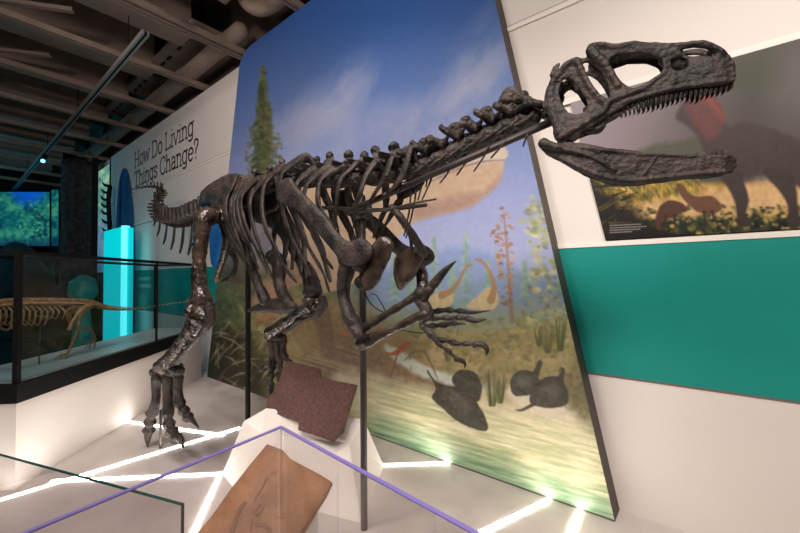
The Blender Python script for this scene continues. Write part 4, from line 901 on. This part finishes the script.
# hips
IL = [(200, 206), (201, 194), (206, 187), (213, 182.5), (222, 177), (232, 173.5), (243, 175), (252, 182), (254, 194), (250, 204), (240, 210), (232, 214), (224, 210), (214, 207), (206, 206)]
b = pl_(IL, -.13, .018, amp=.006); part('hip_blade', mirror_bm(b, flipY)); part('hip_blade', b)
limb('hip_socket', [[(200, 217, 6, -.14), (212, 214, 8, -.14), (226, 213, 8, -.12), (236, 210, 6, -.12)], [(206, 214, 4, 0), (232, 214, 4, 0)]], m=BONE2, blobs=((222, 215, 10, -.12, 1.3),), amp=.01)
limb('pubis', [(228, 218, 7, -.12), (232, 232, 6.5, -.11), (238, 244, 6, -.09), (250, 264, 5, -.06), (258, 284, 4.8, -.04), (266, 302, 6, -.02)])
limb('pubis', [(268, 260, 5, .12), (273, 256, 7, .12), (279, 264, 7.5, .1), (279, 282, 6, .07), (284, 296, 6, .04), (290, 303, 5, .02)])
b = bmesh.new(); plate(b, [(246, 311), (254, 306.5), (263, 302), (272, 299), (282, 298), (290, 300), (296, 305), (294, 311), (284, 314), (268, 312.5), (256, 312.5)], lambda x, y: q3(x, y, 0), .035, sp=3, dr=5); rough_up(b, .006, 18); part('pubic_boot', b, BONE)
limb('ischium', [(222, 218, 6, -.12), (227, 236, 5, -.1), (225, 252, 4, -.08), (220, 268, 3.2, -.05), (216, 280, 3, -.03)], m=BONE2)
limb('ischium', [(230, 250, 4, .05), (236, 262, 2.5, .05), (232, 276, 2, .03), (222, 282, 2, .02)])
# near leg, reaching back to the floor
ny = -.38
limb('thigh_bone', [[(232, 213, 8, -.14), (218, 214, 8.5, -.2), (206, 218, 9, ny+.02), (202, 228, 8, ny), (200, 245, 7.2, ny), (199, 262, 6.8, ny), (199, 280, 7.4, ny), (200, 294, 9, ny), (202, 302, 10, ny)]], m=BONE2, blobs=((196, 303, 8, ny, 1), (205, 302, 8, ny+.04, 1)), amp=.010)
limb('shin_bone', [[(201, 314, 11.5, ny-.02), (196, 326, 10.5, ny-.02), (188, 337, 8, ny-.02), (179, 349, 7, ny-.02), (171, 359, 8, ny-.01), (166, 366, 10, ny)]], m=BONE2, blobs=((206, 318, 9, ny, 1), (194, 311, 8, ny-.05, 1), (161, 367, 7, ny-.02, 1.1), (176, 368, 7, ny+.03, 1)), amp=.012)
limb('fibula', [(209, 306, 5.5, ny-.06), (210, 318, 5, ny-.06), (203, 332, 3.4, ny-.07), (190, 346, 2.8, ny-.07), (177, 362, 3.4, ny-.05)])
limb('ankle_bone', [(153, 372, 4, ny), (162, 371, 6, ny), (172, 371, 6, ny+.02), (181, 371, 4.5, ny+.04)], blobs=((158, 372, 6, ny, 1),), amp=.008)
for L in ([(157, 378, 5.4, ny-.05), (156, 388, 4.4, ny-.05), (156, 400, 4.2, ny-.06), (153, 412, 5.2, ny-.07)],
          [(168, 378, 6, ny), (168, 390, 5, ny), (168, 402, 5, ny-.01), (168, 413, 6, ny-.02)],
          [(178, 377, 5.4, ny+.05), (178, 388, 4.4, ny+.05), (178, 396, 4.6, ny+.05), (180, 403, 5.4, ny+.05)]): limb('foot_bone', L)
def toe(P0, r, off, claw, m=BONE):
    o = limb('toe', knuckle(P0, 0, r, off), m, voxel=.006, amp=.006, sc=24, n=9)
    b = bmesh.new(); tube(b, traced(claw), n=8, k=4); part('claw', b, m, o)
toe([(152, 413), (150, 422), (149, 430)], 5.4, ny-.07, [(149, 430, 4.4, ny-.07), (148, 438, 3.2, ny-.07), (147.5, 447, .6, ny-.07)])
toe([(168, 414), (169, 424), (172, 432), (176, 438)], 5.6, ny-.02, [(176, 437, 4.2, ny-.02), (181, 440, 3.4, ny-.02), (183.5, 448, .6, ny-.02)])
toe([(180, 403), (184, 411), (188, 417)], 5, ny+.05, [(188, 417, 3.8, ny+.05), (193, 421, 2.4, ny+.05), (199, 428, .5, ny+.05)])
# far leg, folded under the body
fy = .26
limb('thigh_bone', [[(234, 206, 8, .1), (262, 216, 8, .2), (280, 226, 7.5, fy), (292, 244, 6.8, fy), (302, 262, 6.5, fy), (310, 278, 8, fy), (313, 290, 9, fy)]], blobs=((313, 291, 9, fy, 1.1),), amp=.01)
limb('shin_bone', [[(315, 306, 10.5, fy), (305, 312, 8, fy), (293, 319, 6.5, fy), (280, 327, 6.5, fy), (271, 333, 7.5, fy)]], m=BONE2, blobs=((320, 305, 8, fy, 1), (311, 301, 8, fy, 1.2)), amp=.01)
limb('fibula', [(323, 305, 4.5, fy-.08), (322, 297, 3.6, fy-.08), (318, 314, 3.4, fy-.08), (300, 321, 2.4, fy-.08), (284, 332, 2.4, fy-.07)])
limb('ankle_bone', [(268, 338, 4.5, fy), (276, 337, 4.5, fy+.02), (284, 338, 4, fy+.05)])
for L in ([(271, 342, 4.4, fy), (272, 352, 3.2, fy), (272, 366, 4.2, fy)], [(283, 341, 4.2, fy+.06), (283, 350, 3.4, fy+.06), (284, 357, 4, fy+.06)], [(277, 342, 4, fy+.03), (277, 354, 3.2, fy+.03), (279, 362, 3.6, fy+.03)]): limb('foot_bone', L)
toe([(272, 367), (271, 376), (270.5, 384)], 3.8, fy, [(270.5, 384, 3.8, fy), (270.5, 390, 3, fy), (270, 398, .6, fy)])
toe([(269, 364), (264, 368)], 2.8, fy-.05, [(264, 368, 2.6, fy-.05), (261, 370, 1.6, fy-.05), (258, 371, .5, fy-.05)])
toe([(280, 362), (281, 370), (279, 375)], 3.2, fy+.03, [(279, 375, 3, fy+.03), (279, 379, 2, fy+.03), (278, 384, .5, fy+.03)])
toe([(285, 357), (289, 362)], 3.4, fy+.06, [(289, 362, 3, fy+.06), (291, 365, 2, fy+.06), (294, 369, .5, fy+.06)])
# ------------------------------------------------------------------ skull (turned a little towards the wall)
J = q3(547, 130, 0); HA = math.radians(11); hx = Vector((math.cos(HA), math.sin(HA), 0)); hn = Vector((-math.sin(HA), math.cos(HA), 0))
def hw(x): return float(np.interp(x, [540, 560, 590, 620, 650, 680, 705, 722, 733, 740], [.07, .085, .09, .075, .056, .044, .038, .030, .016, .008]))
def sk(x, y, extra=0.):
    P = onP(x, y, J, hn)
    for _ in range(2): P = onP(x, y, J-hn*(hw(x)-extra), hn)
    return P
def fliphead(p): l = (p-J).dot(hn); return p-hn*(2*l)+Vector((0, 0, -2*l*.16))
def cr(L, ox, oy, s): return [(ox+a/s, oy+c/s) for a, c in L]
UP = cr([(105, 357), (97, 335), (98, 300), (84, 275), (78, 262), (80, 240), (92, 212), (108, 182), (128, 152), (160, 122), (180, 112), (198, 112), (197, 96), (206, 72), (225, 66), (248, 70), (270, 72), (298, 76), (315, 66), (340, 62), (390, 66), (450, 70), (500, 65), (540, 62), (570, 72), (600, 90), (620, 116), (634, 148), (634, 182), (618, 190), (600, 188), (585, 192), (560, 196), (540, 202), (518, 198), (500, 196), (470, 203), (440, 212), (400, 222), (360, 230), (330, 243), (305, 260), (282, 273), (255, 288), (235, 303), (210, 317), (180, 327), (150, 342), (120, 356)], 520, 20, 2.9625)
H1 = cr([(474, 90), (492, 85), (515, 82), (545, 83), (568, 92), (578, 106), (560, 107), (530, 105), (500, 106), (480, 99)], 520, 20, 2.9625)
H2 = cr([(448, 122), (462, 113), (480, 113), (494, 122), (496, 138), (480, 148), (462, 152), (450, 143)], 520, 20, 2.9625)
H3 = cr([(262, 122), (285, 108), (320, 100), (360, 100), (395, 108), (420, 124), (426, 140), (418, 156), (398, 172), (372, 190), (345, 203), (325, 200), (302, 184), (284, 162), (270, 142)], 520, 20, 2.9625)
H4 = [(583, 64), (588, 62.5), (594, 66), (600, 72), (606, 82), (610, 92), (609, 98), (603, 100), (598, 97), (592, 89), (586, 79), (583, 70)]
H5 = [(561, 84), (566, 79), (572, 81), (577, 86), (583, 95), (587, 104), (585, 111), (577, 115), (568, 112), (562, 104), (559, 94)]
b = bmesh.new(); plate(b, UP, lambda x, y: sk(x, y), .010, holes=(H1, H2, H3, H4, H5), sp=3.2, dr=6, tdir=hn, k=2, tmin=.5)
def st(L, ex=0., n=8, k=4, flat=1.):
    pts = []
    for x, y, r in L: P = sk(x, y, ex); pts.append((P.x, P.y, P.z, r*depth(P)/FPX))
    tube(b, pts, n=n, k=k, flat=flat)
# brow ridge, rims, bars, cheek and back-of-skull struts give it relief
st([(590, 47, 3.4), (600, 46, 4), (616, 47, 3), (632, 44, 2.6), (660, 45.5, 2.2), (690, 44, 2.2), (706, 44, 2.4), (722, 52, 2.6), (731, 64, 3), (733, 76, 3)], -.004)
st([(590, 50, 5), (596, 57, 5), (604, 64, 4.2), (612, 76, 3.6), (618, 86, 3.8)], -.006)
st([(577, 61, 4), (582, 72, 3.4), (589, 86, 3.2), (598, 98, 3.6), (606, 106, 4.2), (596, 116, 4), (580, 126, 3.6), (560, 138, 3.4)], -.006)
st([(554, 80, 4), (550, 95, 5), (552, 110, 5), (556, 122, 5), (560, 134, 4.5)], .0)
st([(577, 60, 3.6), (566, 66, 3.8), (556, 78, 3.8), (549, 92, 3.4), (546, 108, 3.6)], -.002)
st([(606, 104, 4), (622, 96, 3.8), (640, 90, 3.4), (652, 82, 3), (664, 72, 2.6), (664, 62, 2.2)], -.004)
st([(624, 102, 2.6), (642, 97, 2.6), (660, 92, 2.6), (684, 87, 2.8), (704, 84, 3), (724, 82, 3.2), (733, 80, 2.6)], -.003)
st([(664, 60, 6), (674, 63, 7), (684, 66, 7), (692, 68, 5)], .034)
H1F = [(x+(x-700)*.15, y+(3 if y > 54 else 0)) for x, y in H1]
near = b; b = bmesh.new(); plate(b, UP, lambda x, y: sk(x, y), .010, holes=(H1F, H3, H4, H5), sp=4, dr=6, tdir=hn, k=2, tmin=.5)
st([(590, 47, 3.4), (616, 47, 3), (660, 45.5, 2.2), (706, 44, 2.4), (722, 52, 2.6), (731, 64, 3), (733, 76, 3)], -.004)
st([(590, 50, 4), (604, 64, 3.6), (618, 86, 3.4)], -.004); st([(577, 61, 3.4), (589, 86, 3), (606, 106, 3.6), (580, 126, 3.4), (560, 138, 3.2)], -.004)
far = mirror_bm(b, fliphead); b.free(); join(near, far); b = near
# roof between the two sides, braincase, palate
for x0, y0, th in [(p[0], p[1], 1) for p in [(590, 46), (598, 45.5), (606, 46), (614, 46.5), (622, 44), (630, 43), (638, 43), (646, 43.5), (654, 44), (662, 44), (670, 44), (678, 43)]]:
    P = sk(x0, y0+2.5); Q = fliphead(P); tube(b, [(*P, .011), (*Q, .011)], n=8, k=1)
    P = sk(x0+4, y0+3); Q = fliphead(P); tube(b, [(*P, .010), (*Q, .010)], n=8, k=1)
for x0, y0 in ((712, 50), (720, 56), (728, 64), (732, 72), (732, 79)):
    P = sk(x0, y0, .004); Q = fliphead(P); tube(b, [(*P, .010), (*Q, .010)], n=8, k=1)
for x0, y0 in ((575, 63), (566, 68), (558, 77), (552, 88)):
    P = sk(x0, y0+2, .004); Q = fliphead(P); tube(b, [(*P, .014), (*Q, .014)], n=8, k=1)
for x0, y0, r in ((557, 98, .034), (552, 106, .034), (546, 114, .026), (566, 86, .024)): ell(b, onP(x0, y0, J, hn), r)
P = onP(560, 70, J, hn); tube(b, [(*onP(560, 78, J, hn), .02), (*onP(555, 70, J, hn), .018), (*onP(559, 64, J, hn), .008)], n=8, k=3, flat=.5); tube(b, [(*onP(556, 76, J, hn), .012), (*onP(551.5, 73, J, hn), .011), (*onP(552, 77, J, hn), .01)], n=8, k=2)
for s in (.03, -.03):
    pts = [(*(onP(x, y, J-hn*s, hn)), r) for x, y, r in ((585, 110, .012), (610, 102, .016), (640, 90, .016), (665, 80, .013), (690, 74, .012), (715, 72, .01))]; tube(b, pts, n=8, k=3)
    tube(b, [(*(onP(x, y, J-hn*s*2, hn)), r) for x, y, r in ((583, 126, .014), (592, 130, .02), (600, 128, .018), (604, 118, .014), (600, 108, .012))], n=8, k=3)
skull = part('skull', fuse(b, .0042, .0035, 20, 1), BONE, label='open-mouthed skull with large side openings')
# teeth
tx = [(623, 107.5, 2.9), (627.5, 105, 4.2), (632, 103, 4.8), (636.5, 101.5, 5.6), (641, 100, 6.4), (646, 98, 7.6), (651, 96.5, 7.6), (656, 95, 9), (661, 93.5, 8.2), (666, 92, 9.4), (671, 90.5, 8.6), (676, 89, 8.6), (681, 87.5, 9.2), (686, 86.5, 8), (691, 86, 9.4), (696, 86.5, 9.4), (701, 86.5, 9.8), (706, 85, 8.4), (711, 84, 8.6), (716, 83, 8.4), (721, 82.5, 8), (726, 82, 7.6), (731, 81, 6.6)]
def tooth(par, x, y, ln, r, up=False, far=False):
    b = bmesh.new(); P = sk(x, y, .004); L = ln*depth(P)/FPX*(-1 if up else 1)
    pts = [P+Vector((0, 0, .006*(1 if L > 0 else -1))), P-Vector((0, 0, L*.35)), P-Vector((0, 0, L*.75))-hx*L*.0, P-Vector((0, 0, L))-hx*abs(L)*.18]
    tube(b, [(*p, q) for p, q in zip(pts, (r, r, r*.62, r*.1))], n=7, k=3, flat=.6, fdir=hn)
    if far: b2 = mirror_bm(b, fliphead); b.free(); b = b2
    obj('tooth', b, TOOTH, par)
for far in (False, True):
    for x, y, ln in tx: tooth(skull, x, y, ln*1.35, .0074 if x > 640 else .005, False, far)
LJ = cr([(57, 370), (60, 354), (72, 347), (88, 356), (105, 364), (140, 362), (170, 364), (200, 368), (250, 378), (300, 382), (340, 388), (400, 398), (450, 400), (520, 402), (590, 400), (622, 398), (634, 412), (630, 440), (615, 456), (590, 464), (560, 467), (500, 470), (440, 476), (380, 484), (320, 489), (270, 484), (230, 471), (190, 455), (150, 435), (120, 415), (90, 400), (66, 388)], 520, 20, 2.9625)
b = bmesh.new(); plate(b, LJ, lambda x, y: sk(x, y, .006), .009, sp=3.4, dr=7, tdir=hn, k=2, tmin=.6)
st([(542, 143, 5), (552, 146, 4.6), (566, 150, 3), (590, 156, 2), (615, 170, 1.6)], -.004); st([(560, 158, 1.6), (580, 168, 2), (600, 176, 2.4), (625, 181, 2.4), (660, 178, 2.2), (700, 174, 2.4), (725, 172, 2.6)], -.002)
st([(570, 147, 2), (600, 150, 2.2), (640, 154, 1.8), (690, 156, 1.8), (728, 157, 2)], 0); st([(642, 176, 1.2), (650, 166, 1.2), (656, 157, 1)], -.004)
far = mirror_bm(b, fliphead); join(b, far)
for x, y in ((733, 160), (733, 166), (730, 171)): P = sk(x, y, .006); tube(b, [(*P, .011), (*fliphead(P), .011)], n=8, k=1)
jaw = part('lower_jaw', fuse(b, .0042, .003, 20, 1), BONE, label='long dropped lower jaw')
for far in (False, True):
    for x, ln in ((666, 3), (672, 3.6), (678, 4.4), (684, 4), (690, 3), (697, 5), (703, 4), (710, 6), (716, 9), (722, 9.5), (727, 6)): tooth(jaw, x, 156.5, ln, .0042, True, far)
# black steel that carries it
b = bmesh.new(); bar(b, q3(553, 121, -.02), q3(400, 189, -.07), .022, .03); bar(b, q3(400, 189, -.07), q3(345, 213, -.08), .022, .03); part('neck_bar', b, STEEL)
b = bmesh.new(); tube(b, traced([(292, 207, 2, 0), (330, 208, 2, 0), (380, 210, 2, 0), (426, 205, 2, 0)]), n=8); part('trunk_rod', b, STEEL)
b = bmesh.new(); tube(b, traced([(350, 213, 1.4, -.1), (385, 210, 1.2, -.1), (410, 204, 1.2, -.1), (436, 199, 1, -.1)]), n=8); part('side_rod', b, STEEL)
b = bmesh.new(); P = base; tube(b, [(P.x, YM, .0, .022), (P.x, YM, 1.0, .022), (P.x, YM, 2.12, .022)], n=16, k=2); part('support_post', b, STEEL)
b = bmesh.new(); P = base; box(b, (P.x-.045, YM-.045, 1.98), (P.x+.045, YM+.045, 2.08)); part('post_bracket', b, STEEL)
pa = q3(248, 300); b = bmesh.new(); tube(b, [(pa.x, YM, .0, .022), (pa.x, YM, 1.0, .022), (pa.x, YM, 2.2, .022)], n=16, k=2); part('support_post', b, BLACK)
b = bmesh.new(); P = q3(160.6, 420, ny-.0); tube(b, [(P.x, P.y, 0, .012), (P.x, P.y, .35, .012)], n=10, k=1); part('toe_rod', b, STEEL)
b = bmesh.new(); P = q3(271, 395, fy); tube(b, [(P.x, P.y, 0, .010), (P.x, P.y, .5, .010)], n=10, k=1); part('toe_rod', b, BLACK)
# thin wires on the forearm
for L in ([(353, 262, .7, -.3), (346, 282, .7, -.3), (348, 300, .7, -.29)], [(364, 292, .6, -.2), (372, 305, .6, -.2), (385, 312, .5, -.2), (377, 296, .5, -.2), (371, 294, .5, -.2)], [(400, 330, .5, -.2), (420, 333, .5, -.15), (432, 331, .5, -.15)]):
    b = bmesh.new(); tube(b, traced(L), n=5, k=4); part('wire', b, BLACK)
for x, y0, y1 in ((200, 252, 254), (201, 272, 274), (290, 322, 324), (300, 316, 318)): pass
